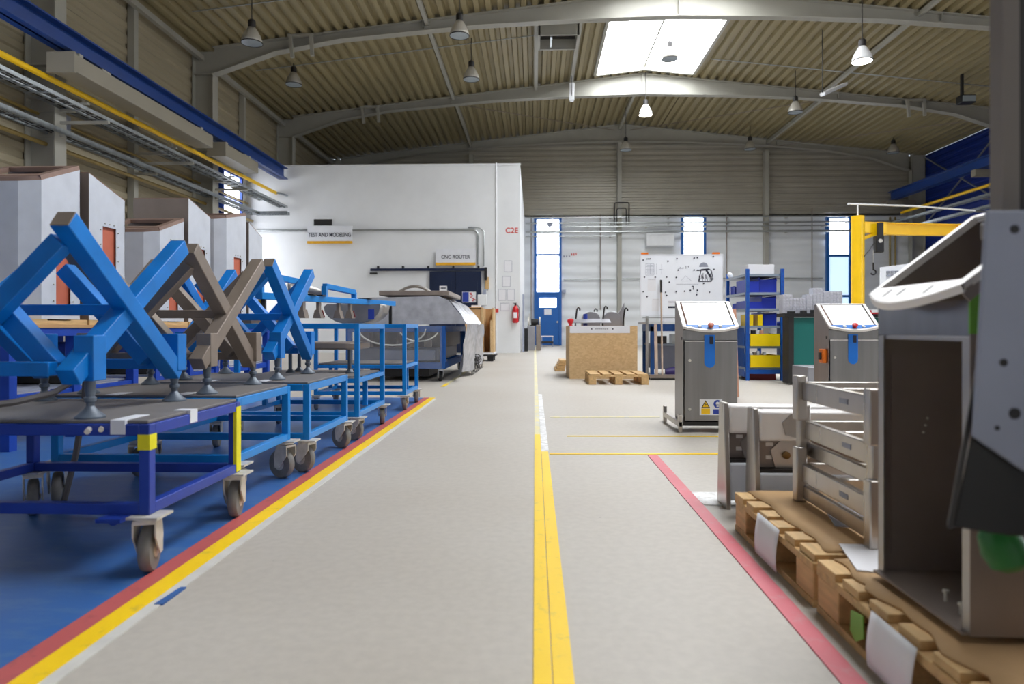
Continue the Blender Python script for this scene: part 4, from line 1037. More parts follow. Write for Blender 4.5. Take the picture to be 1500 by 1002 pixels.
# ------------------------------------------------------------------ operator terminals
TW, TD = .205, .295      # half width, depth
def head_parts(t, zo):
    """tilted bezel ring with an arc-shaped lower lip; local front is -y"""
    p0 = Vector((0, -.022, .735 + zo)); p1 = Vector((0, .24, .935 + zo))      # lower lip, upper edge (body frame z)
    d = (p1 - p0).normalized(); L = (p1 - p0).length
    nrm = Vector((0, -d.z, d.y))
    def pt(x, s, h=0): return p0 + Vector((x, 0, 0)) + d * s + nrm * h
    w = TW + .004
    n = 14
    b = MB()
    lip = [(-w + 2 * w * k / n, -.05 * (1 - ((k / n - .5) * 2) ** 2)) for k in range(n + 1)]
    # lower lip as a curved plate, side arms and top bar
    for (xa, sa), (xb, sb) in zip(lip, lip[1:]):
        b.plate([pt(xa, sa), pt(xb, sb), pt(xb, .022), pt(xa, .022)], -nrm * .012)
        b.plate([pt(xa, sa, 0), pt(xb, sb, 0), pt(xb, sb, 0) + Vector((0, .006, -.016)), pt(xa, sa, 0) + Vector((0, .006, -.016))], d * .006)
    for k in (-1, 1):
        x0, x1 = (k * w, k * (w - .026))
        b.plate([pt(x0, .02), pt(x1, .02), pt(x1, L), pt(x0, L)], -nrm * .016)
    b.plate([pt(-w, L - .012), pt(w, L - .012), pt(w, L), pt(-w, L)], -nrm * .016)
    o = b.build('bezel', 'brightbezel', t)
    return pt, L, nrm, d
def terminal(label, loc, rz, door=True, base=True, sticker=False, orange=False):
    z0 = .08 if base else 0; zo = .075 if base else -.02
    t = thing('operator_terminal', label, 'terminal', (0, 0, 0), 0, 'stainless operator terminals')
    prof = [(0, z0), (0, .70 + zo), (-.018, .72 + zo), (.235, .925 + zo), (TD, .925 + zo), (TD, z0)]
    for k, nm in ((-1, 'side_panel'), (1, 'side_panel')):
        MB().prism(prof, 'x', k * TW, k * (TW - .004)).build(nm, 'stain' if base else 'stainbrown', t)
    MB().box(-TW + .004, TW - .004, TD - .004, TD, z0, .925 + zo).build('back_panel', 'stain' if base else 'stainbrown', t)
    MB().box(-TW + .004, TW - .004, .235, TD - .004, .92 + zo, .925 + zo).build('top_panel', 'stain', t)
    MB().box(-TW + .004, TW - .004, .0, .004, .63 + zo, .705 + zo).build('header_panel', 'stain', t)
    pt, L, nrm, d = head_parts(t, zo)
    if door:
        MB().box(-TW + .012, TW - .002, -.004, .001, z0 + .012, .622 + zo).build('door', 'stain', t, bev=.002)
        MB().box(-TW + .012, TW - .002, -.0048, -.004, .618 + zo, .626 + zo).build('seam', 'brightbezel', t)
        for z in (z0 + .1, .55): MB().lathe((-TW + .05, -.004, z), (0, -1, 0), [(.011, 0), (.011, .004), (.006, .006)], 12).build('door_lock', 'zinc', t)
        sc_ = MB().plate([pt(-TW + .038, .026, -.004), pt(TW - .032, .026, -.004), pt(TW - .032, L - .016, -.004), pt(-TW + .038, L - .016, -.004)], -nrm * .01).build('screen', 'screen', t)
        MB().plate([pt(-TW + .028, .026, -.008), pt(-TW + .038, .026, -.003), pt(-TW + .038, L - .016, -.003), pt(-TW + .028, L - .016, -.008)], -nrm * .01).build('screen_gasket', 'screenside', t)
        MB().plate([pt(x_ * (TW - .02), .012 - .043 * (1 - x_ * x_), .002) for x_ in [-1 + k / 6 for k in range(13)]] + [pt(TW - .02, .019, .002), pt(-TW + .02, .019, .002)], -nrm * .002).build('control_strip', 'stripblue', t)
        for x in (-.085, .07):
            q = pt(x, -.004, .002); MB().lathe(q, nrm, [(.014, 0), (.014, .006), (.01, .009)], 14).build('push_button', 'whiteplastic', t)
        q = pt(-.005, -.008, .002); MB().lathe(q, nrm, [(.016, 0), (.016, .012), (.022, .014), (.022, .026), (.016, .03)], 18).build('emergency_stop', 'knob' if not orange else 'red', t)
        # blue film tongue hanging from the control strip
        tg = [(-.04 + .08 * k, .67 + zo) for k in (0, 1)] + [(.04 * math.cos(a_), (.46 + zo) - .04 * math.sin(a_)) for a_ in [PI * k / 10 for k in range(11)]]
        MB().prism([(x - .005, z) for x, z in tg], 'y', -.0075, -.005).build('film_tongue', 'filmblue', t)
        MB().box(-.005, .02, -.012, -.0075, .6 + zo, .66 + zo).build('film_clip', 'ink', t)
        MB().box(-TW - .002, -TW, .03, .05, .63 + zo, .655 + zo).build('side_plug', 'black', t)
        if orange:
            s_ = MB().box(-TW - .035, -TW, .03, .11, .5, .62).build('main_switch', 'orangepl', t, bev=.006)
            MB().box(-TW - .05, -TW - .035, .055, .085, .53, .59).build('switch_handle', 'darkmetal', s_)
        if sticker:
            s_ = MB().box(-.08, .09, -.0055, -.0042, z0 + .055, z0 + .175).build('warning_sticker', 'paper', t)
            MB().prism([(-.068, z0 + .112), (-.002, z0 + .112), (-.035, z0 + .168)], 'y', -.0062, -.0055).build('warning_triangle', 'black', s_)
            MB().prism([(-.058, z0 + .117), (-.012, z0 + .117), (-.035, z0 + .157)], 'y', -.0068, -.0062).build('triangle_field', 'yellow', s_)
            MB().prism([(-.032, z0 + .15), (-.042, z0 + .135), (-.034, z0 + .135), (-.04, z0 + .121), (-.027, z0 + .14), (-.035, z0 + .14)], 'y', -.0074, -.0068).build('bolt_mark', 'black', s_)
            MB().box(-.068, -.002, -.0062, -.0055, z0 + .062, z0 + .106).build('text_field', 'yellow', s_)
            MB().lathe((.055, -.0055, z0 + .14), (0, -1, 0), [(.031, 0), (.031, .0008)], 22).build('mandatory_disc', 'labelblue', s_)
            MB().lathe((.055, -.0063, z0 + .143), (0, -1, 0), [(.014, 0), (.014, .0008)], 16).box(.047, .063, -.0071, -.0063, z0 + .118, z0 + .138).build('head_mark', 'paper', s_)
            MB().box(.022, .09, -.0062, -.0055, z0 + .062, z0 + .1).build('text_field', 'labelblue', s_)
    if base:
        for k in (-1, 1):
            x = k * (TW + .02)
            MB().box(x - .015, x + .015, -.01, TD + .33, .045, .085).build('skid_rail', 'steeltube', t, bev=.003)
            for y in (-.01, TD + .3): MB().box(x - .014, x + .014, y, y + .045, 0, .135).build('skid_post', 'steeltube', t, bev=.003)
        MB().box(-TW - .005, TW + .005, .02, TD, .05, .08).build('base_plate', 'darkmetal', t)
    t.location = loc; t.rotation_euler = (0, 0, rz); WM[t] = Matrix.Translation(loc) @ Matrix.Rotation(rz, 4, 'Z')
    return t
terminal('stainless terminal with yellow and blue warning sticker low on its door', (1.335, 5.24, 0), 0, sticker=True)
terminal('stainless terminal with orange main switch on its side', (2.665, 5.8, 0), 0, orange=True)
t3_ = terminal('stainless terminal without door or screen, standing open on cardboard covered pallets', (.885, 1.603, .172), -PI / 2, door=False, base=False)
t3_.scale = (.91, 1, 1)
# open cabinet: floor tray, front flanges, inner frame, bare head cover, green film
MB().box(-TW + .004, TW - .004, -.012, TD - .004, 0, .006).build('floor_tray', 'stainbrown', t3_) if False else None
def loc3(o):  # parts given in the terminal's own frame
    return o
def part3(mb, name, m, **k):
    mb.bm.transform(WM[t3_]); return mb.build(name, m, t3_, **k)
part3(MB().box(-TW + .004, TW - .004, -.014, TD - .006, .001, .006), 'floor_tray', 'stainbrown')
for k in (-1, 1): part3(MB().box(min(k * (TW - .004), k * (TW - .03)), max(k * (TW - .004), k * (TW - .03)), .0, .005, .006, .608), 'front_flange', 'stainx')
part3(MB().box(-TW + .005, -TW + .008, .03, TD - .02, .05, .56), 'inner_plate', 'stainbrown')
part3(MB().box(-TW + .004, TW - .004, .004, .03, .6, .609), 'header_lip', 'stainx')
part3(MB().lathe((.02, .05, .006), (0, 0, 1), [(.004, 0), (.004, .02), (.007, .02), (.007, .026)], 10), 'floor_screw', 'zinc')
part3(MB().lathe((.1, .04, .006), (0, 0, 1), [(.004, 0), (.004, .02), (.007, .02), (.007, .026)], 10), 'floor_screw', 'zinc')
g = MB()
for k in range(3): g.cyl((-TW + .008, .11 + .005 * k, .36 + .018 * k), (-TW + .011, .11 + .005 * k, .36 + .018 * k), .003, n=8)
part3(g, 'wall_studs', 'zinc')
part3(MB().box(TW - .004, TW + .0015, -.0015, .2, .615, .68).prism([(-.0015, .68), (.2, .68), (.2, .83), (.03, .71)], 'x', TW, TW + .0015), 'green_film', 'green')
# slots for buttons in the bright lip
p0 = Vector((0, -.022, .715)); p1 = Vector((0, .24, .915)); dd = (p1 - p0).normalized(); nn = Vector((0, -dd.z, dd.y))
for x in (-.1, -.03, .09):
    q = p0 + Vector((x, 0, 0)) + dd * -.018 + nn * .0006
    part3(MB().plate([q + Vector((-.004, 0, 0)), q + Vector((.006, 0, 0)), q + Vector((.006, 0, 0)) + dd * .026, q + Vector((-.004, 0, 0)) + dd * .026], -nn * .004), 'button_slot', 'black')


# ------------------------------------------------------------------ pallets with their load, right of the red line
def pallet(label, x0, x1, y0, y1, along='x', nsl=6, group='wooden pallets'):
    t = thing('pallet', label, 'pallet', ((x0 + x1) / 2, (y0 + y1) / 2, 0), 0, group)
    H = .15; th = .022
    m, m2 = ('wood', 'woody') if along == 'y' else ('woody', 'wood')
    if along == 'x':
        g = (y1 - y0) / nsl
        for k in range(nsl):
            w_ = g * (.86 if k in (0, nsl - 1) else .66); c = y0 + g * (k + .5)
            MB().box(x0 + RND.uniform(0, .012), x1, c - w_ / 2, c + w_ / 2, H - th, H).build('top_board', m2, t, bev=.002)
        for x in (x0, (x0 + x1) / 2 - .05, x1 - .1):
            MB().box(x + .004, x + .1, y0, y1, H - 2 * th, H - th).build('stringer_board', m, t, bev=.002)
            MB().box(x + .004, x + .1, y0, y1, 0, th).build('bottom_board', m, t, bev=.002)
            for y in (y0 + .002, (y0 + y1) / 2 - .065, y1 - .132): MB().box(x + .006, x + .098, y, y + .13, th, H - 2 * th).build('block', 'wood', t, bev=.003)
    else:
        g = (x1 - x0) / nsl
        for k in range(nsl):
            w_ = g * (.86 if k in (0, nsl - 1) else .7); c = x0 + g * (k + .5)
            MB().box(c - w_ / 2, c + w_ / 2, y0, y1, H - th, H).build('top_board', m2, t, bev=.002)
        for y in (y0, (y0 + y1) / 2 - .05, y1 - .1):
            MB().box(x0, x1, y + .002, y + .1, H - 2 * th, H - th).build('stringer_board', m, t, bev=.002)
            for x in (x0 + .002, (x0 + x1) / 2 - .05, x1 - .1): MB().box(x, x + .1, y + .004, y + .098, th, H - 2 * th).build('block', 'wood', t, bev=.003)
        for x in (x0 + .002, (x0 + x1) / 2 - .05, x1 - .1): MB().box(x, x + .1, y0, y1, 0, th).build('bottom_board', m2, t, bev=.002)
    return t
PX = .79
pallet('wooden pallet under the stacked stainless frames, beside the red line', PX, PX + 1.15, 1.975, 2.735)
pallet('wooden pallet under the open terminal, with a green scrap on its edge', PX, PX + 1.15, 1.16, 1.95)
pallet('bare wooden pallet on the floor in front of the strand board crate', .765, 1.6, 9.62, 10.42, 'y', 5)
def ragged(y0, y1, xa, xb, z, n=24, amp=.018, seed=3, curl=.0):
    r = random.Random(seed); rows = []
    for k in range(n + 1):
        y = y0 + (y1 - y0) * k / n; e = xa + amp * (math.sin(k * .55 + seed) + .6 * math.sin(k * 1.3 + 2 * seed)) * .6 + r.uniform(-amp, amp) * .3
        rows.append([(e, y, z - r.uniform(0, curl)), (e + .05, y, z + .001), ((xa + xb) / 2, y, z), (xb, y, z)])
    return MB().strip(rows)
ragged(2.0, 2.725, .85, 1.9, .154, amp=.012, seed=5, curl=.003).single('cardboard_sheet', 'card', 'torn cardboard sheet under the stacked stainless frames', 'cardboard', thick=.005)
ragged(1.2, 1.93, .83, 1.9, .154, amp=.02, seed=8, curl=.0).single('cardboard_sheet', 'card', 'torn cardboard sheet under the open terminal on the pallet', 'cardboard', thick=.005)
MB().plate([(.85, 1.83, .1585), (1.0, 1.78, .1585), (1.05, 2.04, .1585), (.9, 2.05, .1585)], (0, 0, .003)).single('paper_sheet', 'paper', 'white sheet lying across the two pallets at the foot of the open terminal', 'paper')
MB().plate([(.8, 1.37, .158), (.875, 1.37, .158), (.875, 1.83, .158), (.86, 1.83, .158)], (0, 0, .004)).single('cardboard_strip', 'card', 'narrow strip of cardboard in front of the open terminal', 'cardboard') if False else None
MB().plate([(.97, 2.24, .158), (1.35, 2.1, .158), (1.4, 2.48, .158), (1.05, 2.55, .158)], (0, 0, .003)).single('plastic_sheet', 'filmgrey', 'crumpled clear plastic under the stacked stainless frames', 'sheet')
for y0, y1, zt, zb, lab in ((2.22, 2.43, .15, -.03, 'white sheet hanging from the pallet under the stacked frames'), (1.43, 1.62, .14, -.04, 'white sheet hanging from the pallet under the open terminal')):
    rows = [[(PX - .004 - .012 * math.sin(k / 6 * 2.2) * (1 if j else 1), y0 + (y1 - y0) * j / 6, zt - (zt - max(zb, .012)) * k / 6) for k in range(7)] for j in range(7)]
    MB().strip(rows).single('hanging_sheet', 'paper', lab, 'paper', 'white sheets hanging on the pallets', thick=.0012)
MB().plate([(PX - .006, 1.72, .1), (PX - .006, 1.66, .11), (PX - .008, 1.65, .06), (PX - .009, 1.69, .035), (PX - .008, 1.72, .05)], (.003, 0, 0)).single('green_scrap', 'green', 'green scrap of film stuck on the pallet edge', 'scrap')

# stacked stainless frames
for k, lab in enumerate(('bottom stainless frame of the stack of three on the pallet', 'middle stainless frame of the stack of three on the pallet', 'top stainless frame of the stack of three on the pallet')):
    z = .158 + .15 * k; s_ = .0 if k % 2 == 0 else .046; sx = 0 if k % 2 == 0 else .03
    x0, x1, y0, y1 = .985 + sx, 1.5 + sx, 2.02 + s_, 2.57 + s_
    t = thing('stainless_frame', lab, 'steel frame', ((x0 + x1) / 2, (y0 + y1) / 2, z), 0, 'stacked stainless frames')
    for x in (x0, x1):
        for y in (y0, y1): MB().box(x - .02, x + .02, y - .022, y + .022, z, z + (.2 if k < 2 else .165)).build('post', 'steeltube', t, bev=.005)
    for x in (x0 + .012, x1 - .012):
        MB().box(x - .012, x + .014, y0 + .022, y1 - .022, z + .075, z + .142).build('long_rail', 'steeltube', t, bev=.004)
        MB().box(x - .0135, x - .012, y0 + .16, y0 + .22, z + .1, z + .116).build('marking', 'inkgrey', t)
    if k < 2:
        MB().box(x0 + .004, x0 + .024, y0 + .022, y1 - .022, z + .012, z + .062).build('lower_rail', 'steeltube', t, bev=.004)
    for y in (y0 + .01, (y0 + y1) / 2, y1 - .01):
        MB().box(x0 + .028, x1 - .028, y - .014, y + .014, z + .1, z + .142).build('cross_rail', 'steeltube', t, bev=.004)

# pair of channel housings on the floor behind the pallet
def channel(label, x, y, w=.6, dpt=.13, H=.455):
    t = thing('channel_housing', label, 'housing', (x + w / 2, y + dpt / 2, 0), 0, 'stainless channel housings on the floor')
    for xx in (x, x + w):
        MB().prism([(y - .012, 0), (y + dpt + .012, 0), (y + dpt - .02, H + .01), (y + .03, H + .01)], 'x', xx, xx + .022).build('end_plate', 'steeltube', t, bev=.004)
    MB().box(x + .022, x + w, y + .02, y + dpt - .015, .33, H).build('upper_channel', 'brightbezel', t, bev=.012)
    MB().box(x + .022, x + w, y + .02, y + dpt - .015, .03, .2).build('lower_channel', 'stainlight', t, bev=.012)
    MB().box(x + .022, x + w, y + .085, y + .095, .2, .33).build('web', 'stainbrown', t)
    MB().box(x + .022, x + w, y + .03, y + .085, .198, .212).build('shelf', 'darkmetal', t)
    MB().lathe((x + .165, y + .02, .395), (0, -1, 0), [(.052, 0), (.052, .008)], 6).build('hex_plate', 'steeltube', t)
    MB().lathe((x + .16, y + .085, .265), (0, -1, 0), [(.075, 0), (.075, .01)], 6).build('hex_plate', 'steeltube', t)
    MB().lathe((x + .15, y + .075, .265), (0, -1, 0), [(.016, 0), (.016, .012), (.008, .016)], 16).build('bolt', 'bolt', t)
    MB().plate([(x + .12, y + .0195, .03), (x + .3, y + .0195, .03), (x + .3, y + .0195, .09), (x + .17, y + .0195, .1)], (0, -.008, 0)).build('gusset', 'steeltube', t)
    for a_, h in ((.07, .3), (.07, .245), (.14, .245)): MB().box(x + a_, x + a_ + .03, y + .083, y + .086, h, h + .016).build('cut_out', 'brightbezel', t)
    return t
channel('stainless channel housing farther from the pallet', .842, 3.04)
channel('stainless channel housing just behind the pallet of stacked frames', .905, 2.83)

# near machine at the edge of the view
nm = thing('machine_stand', 'blurred grey machine with sloping cover and black hood beside the open terminal', 'machine', (1.25, .95, 0))
MB().box(1.05, 1.55, .72, 1.1, 0, .58).build('base', 'mastgrey', nm, bev=.01)
MB().plate([(.713, 1.1, .985), (.692, 1.1, .628), (.77, 1.1, .574), (1.5, 1.1, .55), (1.5, 1.1, .985)], (0, .008, 0)).build('cover', 'greymach', nm, bev=.003)
MB().plate([(.724, 1.113, .8), (.713, 1.113, .712), (.668, 1.113, .481), (.753, 1.113, .468), (1.3, 1.113, .46), (1.4, 1.113, .8)], (.02, .03, 0)).build('hood', 'black', nm, bev=.003)
MB().plate([(.715, 1.111, .8), (.723, 1.111, .8), (.667, 1.111, .477), (.658, 1.111, .48)], (.02, .034, 0)).build('hood_edge', 'mastgrey', nm)
MB().box(.806, 1.1, 1.2, 1.228, .94, 1.9).build('column', 'mastgrey', nm, bev=.004)
MB().box(.802, .806, 1.197, 1.231, .985, 1.9).box(.806, .83, 1.197, 1.2, .985, 1.9).build('painted_lit_edge', 'mastlight', nm)  # lit side of the column put into the colour as a lighter strip
MB().box(.79, 1.1, 1.11, 1.24, .955, .985).build('column_foot', 'mastlight', nm, bev=.004)
for x, z, r in ((.755, .955, .007), (.755, .665, .009), (.728, .642, .004), (.738, .745, .006), (.9, .8, .008)): MB().cyl((x, 1.0985, z), (x, 1.101, z), r).build('bolt_hole', 'black', nm)
MB().lathe((.78, 1.18, .455), (.25, -.35, -1), [(.012, -.02), (.03, 0), (.036, .03), (.03, .055), (.012, .065)], 16).build('grip_knob', 'darkgreen', nm)

# ------------------------------------------------------------------ strand board crate and things in the back
oc = thing('board_crate', 'big strand board crate with white printed band along its top', 'crate', (1.07, 11.3, 0))
X0, X1, Y0, Y1, ZT = .545, 1.6, 10.68, 11.9, .83
MB().box(X0, X1, Y0, Y0 + .02, .0, ZT).build('front_board', 'osb', oc)
MB().box(X0, X0 + .02, Y0 + .02, Y1, .0, ZT).build('side_board', 'osb', oc)
MB().box(X1 - .02, X1, Y0 + .02, Y1, .0, ZT).build('side_board', 'osb', oc)
MB().box(X0, X1, Y1, Y1 + .02, .0, ZT).build('back_board', 'osb', oc)
MB().box(X0 + .02, X1 - .02, Y0 + .02, Y1, .74, .76).build('inner_floor', 'osb', oc)
bd = MB().box(X0 + .005, X0 + .94, Y0 - .004, Y0, .715, .828).build('printed_band', 'signgrey', oc)
g = MB()
for x in (.33, .66): g.box(X0 + x, X0 + x + .025, Y0 - .0055, Y0 - .004, .77, .79)
for k in range(7): g.box(X0 + .4 + .03 * k, X0 + .42 + .03 * k, Y0 - .0055, Y0 - .004, .775, .785)
g.build('print', 'ink', bd)
for x, y, lab in ((.93, 11.2, 'first rounded stainless dish standing in the strand board crate'), (1.27, 11.2, 'second rounded stainless dish standing in the strand board crate')):
    p_ = [(x + .15 * math.cos(a_), .9 + .165 * math.sin(a_) ** .8) for a_ in [PI * k / 14 for k in range(15)]]
    MB().prism(p_ + [(x - .15, .762), (x + .15, .762)], 'y', y, y + .3).single('steel_dish', 'bodygrey', lab, 'dish', 'stainless dishes in the crate', bev=.01)
MB().prism([(1.52, .762), (1.52, 1.22), (1.34, .9), (1.3, .762)], 'y', 11.62, 11.66).single('triangle_plate', 'bodygrey', 'triangular grey plate standing in the strand board crate', 'plate')
MB().plate([(.6, 10.72, .87), (1.2, 10.72, .87), (1.2, 11.05, .93), (.66, 11.05, .93)], (0, 0, .012)).single('sheet_cover', 'bodygrey', 'flat grey lid lying over the strand board crate edge', 'lid')
for x, y, h, lab in ((.66, 11.12, 1.13, 'dark hook rod nearest the printed band end of the crate'), (.98, 11.55, 1.12, 'dark hook rod behind the first rounded dish'), (1.1, 11.1, 1.15, 'dark hook rod between the two rounded dishes'), (1.43, 11.1, 1.12, 'dark hook rod beside the second rounded dish')):
    MB().tube([(x, y, .762), (x + .01, y, .95), (x + .03, y, h - .03), (x + .05, y, h), (x + .075, y, h - .02), (x + .075, y, h - .05)], .013).single('hook_rod', 'darkmetal', lab, 'hook', 'hook rods in the crate')
MB().cyl((.82, 11.06, .762), (.82, 11.06, 1.02), .035).single('blue_fitting', 'labelblue', 'small blue fitting among the hooks in the crate', 'fitting')
for k in range(4):
    MB().box(.38 + .03 * k, .56 + .01 * k, 12.6 + .02 * k, 13.4, .05 * k, .05 * k + .045).single('wood_offcut', 'wood', ['lowest wooden offcut of the low pile beside the crate', 'second wooden offcut of the low pile beside the crate', 'third wooden offcut of the low pile beside the crate', 'topmost wooden offcut of the low pile beside the crate'][k], 'board', 'offcut pile')

wb = thing('whiteboard', 'large whiteboard with drawings and magnets on a black footed stand', 'whiteboard', (2.32, 10.9, 0))
B0, B1, BZ0, BZ1, BY = 1.69, 2.96, 1.0, 1.94, 10.88
MB().box(B0, B1, BY, BY + .025, BZ0, BZ1).build('board', 'boardwhite', wb)
b = MB()
for z in (BZ0 - .02, BZ1): b.box(B0 - .01, B1 + .01, BY - .004, BY + .03, z, z + .02)
for x in (B0 - .015, B1): b.box(x, x + .015, BY - .004, BY + .03, BZ0, BZ1)
b.build('frame', 'signgrey', wb)
for x in (B0 + .05, B1 - .1): MB().box(x - .05, x + .06, BY - .01, BY + .035, BZ1 + .02, BZ1 + .05).build('clip', 'orangepl', wb)
MB().box(B0 + .02, B1 - .02, BY - .08, BY, BZ0 - .05, BZ0 - .035).build('pen_tray', 'pipegrey', wb)
for x in (B0 + .1, B1 - .1):
    MB().box(x - .02, x + .02, BY + .03, BY + .06, .04, BZ1 - .1).build('leg', 'pipegrey', wb)
    MB().box(x - .03, x + .03, BY - .25, BY + .3, 0, .04).build('foot', 'black', wb)
MB().box(B0 + .1, B1 - .1, BY - .26, BY - .18, .0, .06).build('foot_bar', 'black', wb)
g = MB()
for k in range(9):
    g.box(B0 + .07 + .021 * (k % 2), B0 + .2, BY - .002, BY - .0005, 1.63 + .022 * k, 1.635 + .022 * k)
for x in (.07, .14, .2, .24, .32): g.box(B0 + x, B0 + x + .004, BY - .002, BY - .0005, 1.64, 1.81)
g.box(B0 + .28, B0 + .34, BY - .002, BY - .0005, 1.72, 1.724)
g.box(B0 + .55, B0 + .9, BY - .002, BY - .0005, 1.485, 1.49)
g.bar((B0 + .62, BY - .001, 1.54), (B0 + .7, BY - .001, 1.62), .004, .002).bar((B0 + .7, BY - .001, 1.62), (B0 + .79, BY - .001, 1.54), .004, .002).bar((B0 + .62, BY - .001, 1.54), (B0 + .79, BY - .001, 1.54), .004, .002)
for k in range(6): g.box(B0 + .58 + .015 * k, B0 + .588 + .015 * k, BY - .002, BY - .0005, 1.73, 1.74 + .01 * (k % 3))
g.prism(arc((B0 + .98, 0, 1.76), .055, 0, PI, 10)and [(p[0], p[2]) for p in arc((B0 + .98, 0, 1.76), .07, 0, PI, 10)], 'y', BY - .002, BY - .0005)
g.build('drawing_print', 'inkgrey', wb)
g = MB()
# dark drawing of a machine housing: outline with ribs and hatching
o_ = [(.9, 1.53), (1.1, 1.53), (1.115, 1.62), (1.1, 1.7), (1.06, 1.73), (.94, 1.72), (.93, 1.66)]
for p, q in zip(o_, o_[1:] + o_[:1]): g.bar((B0 + p[0], BY - .001, p[1]), (B0 + q[0], BY - .001, q[1]), .014, .002, side=(0, 0, 1))
g.bar((B0 + .87, BY - .001, 1.705), (B0 + 1.06, BY - .001, 1.715), .02, .002, side=(0, 0, 1))
for k in range(9):
    x = .92 + .02 * k; g.bar((B0 + x, BY - .001, 1.54 + .03 * (k % 2)), (B0 + x + .012 * (1 if k % 3 else -1), BY - .001, 1.62 + .02 * (k % 3)), .009, .002, side=(1, 0, 0))
g.bar((B0 + 1.02, BY - .001, 1.71), (B0 + 1.09, BY - .001, 1.6), .03, .002, side=(0, 0, 1))
g.build('machine_drawing', 'ink', wb)
g = MB()
g.box(B0 + .11, B0 + .13, BY - .002, BY - .0005, 1.875, 1.9).box(B0 + .08, B0 + .105, BY - .002, BY - .0005, 1.875, 1.88).box(B0 + .08, B0 + .105, BY - .002, BY - .0005, 1.893, 1.898).box(B0 + .135, B0 + .15, BY - .002, BY - .0005, 1.88, 1.9)
g.build('logo_mark', 'ink', wb)
g = MB()
for k in range(3): g.box(B0 + .7 + .02 * k, B0 + .706 + .02 * k, BY - .002, BY - .0005, 1.73 + .01 * k, 1.78)
g.build('sketch_marking', 'ink', wb)
g = MB()
g.bar((B0 + .79, BY - .001, 1.455), (B0 + .82, BY - .001, 1.455), .012, .002, side=(0, 0, 1)).bar((B0 + .82, BY - .001, 1.455), (B0 + .815, BY - .001, 1.4), .012, .002, side=(1, 0, 0))
g.build('drawing_print', 'ink', wb)
for x0, z0, w_, h_, lab in ((.1, 1.38, .13, .2, 'pale sheet on the whiteboard left of the broom handle'), (.17, 1.06, .12, .2, 'sheet at the bottom of the whiteboard by the broom'), (.42, 1.09, .16, .14, 'striped sheet at the bottom of the whiteboard behind the terminal')):
    lab = lab.replace('left of the broom handle', 'above the lower sheet beside the broom')
    p = thing('pinned_sheet', lab, 'paper', (B0 + x0 + w_ / 2, BY, z0), 0, 'sheets on the whiteboard')
    MB().box(B0 + x0, B0 + x0 + w_, BY - .002, BY, z0, z0 + h_).build('sheet', 'paper', p)
    if 'striped' in lab: MB().box(B0 + x0, B0 + x0 + w_, BY - .003, BY - .002, z0 + .02, z0 + .05).box(B0 + x0, B0 + x0 + w_, BY - .003, BY - .002, z0 + .11, z0 + .12).build('print', 'ink', p)
    else: MB().box(B0 + x0 + .01, B0 + x0 + w_ - .01, BY - .003, BY - .002, z0 + h_ - .02, z0 + h_ - .017).build('print', 'inkgrey', p)
mg = MB().cyl((0, 0, 0), (0, -.012, 0), .012, n=10).build('magnet', 'ink')
first = True
for u, v in ((.03, 1.87), (.42, 1.85), (.56, 1.89), (.83, 1.9), (.88, 1.905), (1.13, 1.92), (1.14, 1.72), (.58, 1.71), (.83, 1.71), (.05, 1.6), (.22, 1.6), (.4, 1.6), (.55, 1.595), (.44, 1.52), (1.12, 1.57), (.98, 1.5), (.03, 1.37), (.38, 1.36), (.55, 1.37), (.68, 1.375), (.77, 1.39), (.88, 1.39), (.87, 1.32), (.09, 1.29), (.4, 1.31), (1.07, 1.36)):
    o = mg if first else dup(mg, (0, 0, 0)); first = False
    o.location = (B0 + u, BY, v)
    tag(o, 'small dark magnet on the whiteboard', 'magnet', 'magnets on the whiteboard')
bm_ = thing('broom', 'broom with pale handle and dark grip leaning upright before the whiteboard', 'broom', (2.03, 10.55, 0))
MB().cyl((1.955, 10.52, .06), (1.985, 10.78, 1.35), .014).build('handle', 'ashwood', bm_)
MB().cyl((1.985, 10.78, 1.35), (1.99, 10.815, 1.55), .017).build('grip', 'darkmetal', bm_)
MB().box(1.76, 2.16, 10.48, 10.55, .03, .08).build('head', 'greybrown', bm_)
MB().box(1.77, 2.15, 10.485, 10.545, 0, .03).build('bristles', 'black', bm_)
MB().bar((1.88, 10.575, 0), (1.9, 10.8, .85), .045, .03).single('wooden_lath', 'ashwood', 'short wooden lath leaning beside the broom', 'lath')
bn = thing('work_bench', 'blue work bench with grey drawers behind the whiteboard', 'bench', (2.5, 11.9, 0))
for x in (1.95, 3.05):
    for y in (11.4, 12.2): MB().box(x - .03, x + .03, y - .03, y + .03, 0, .82).build('leg', 'cartblue', bn)
MB().box(1.85, 3.12, 11.34, 12.26, .86, .9).build('top', 'whiteplastic', bn)
MB().box(1.92, 3.08, 11.37, 12.23, .74, .86).build('apron', 'cartblue', bn)
MB().box(1.95, 3.05, 11.45, 12.2, .5, .53).build('shelf', 'shelfgrey', bn)
MB().box(2.0, 3.0, 11.6, 12.1, .1, .5).build('cabinet', 'greymach', bn)
MB().box(2.15, 2.6, 11.4, 11.8, .9, .99).single('white_carton', 'paper', 'white carton on the work bench behind the broom', 'box')
for k, (x, m) in enumerate(((2.05, 'darkmetal'), (2.3, 'pipegrey'), (2.62, 'binblue'))):
    MB().box(x, x + .16, 11.5, 11.75, .531, .66 + .03 * k).single('tool_box', m, ['dark tool box on the bench shelf', 'grey tool box on the bench shelf beside the dark one', 'blue tool box on the bench shelf'][k], 'box', 'boxes on the bench shelf')
MB().lathe((2.3, 11.3, .08), (1, 0, .1), [(.06, -.15), (.08, 0), (.05, .15)], 12).single('purple_bag', 'purple', 'small dark purple bag on the floor under the bench', 'bag')
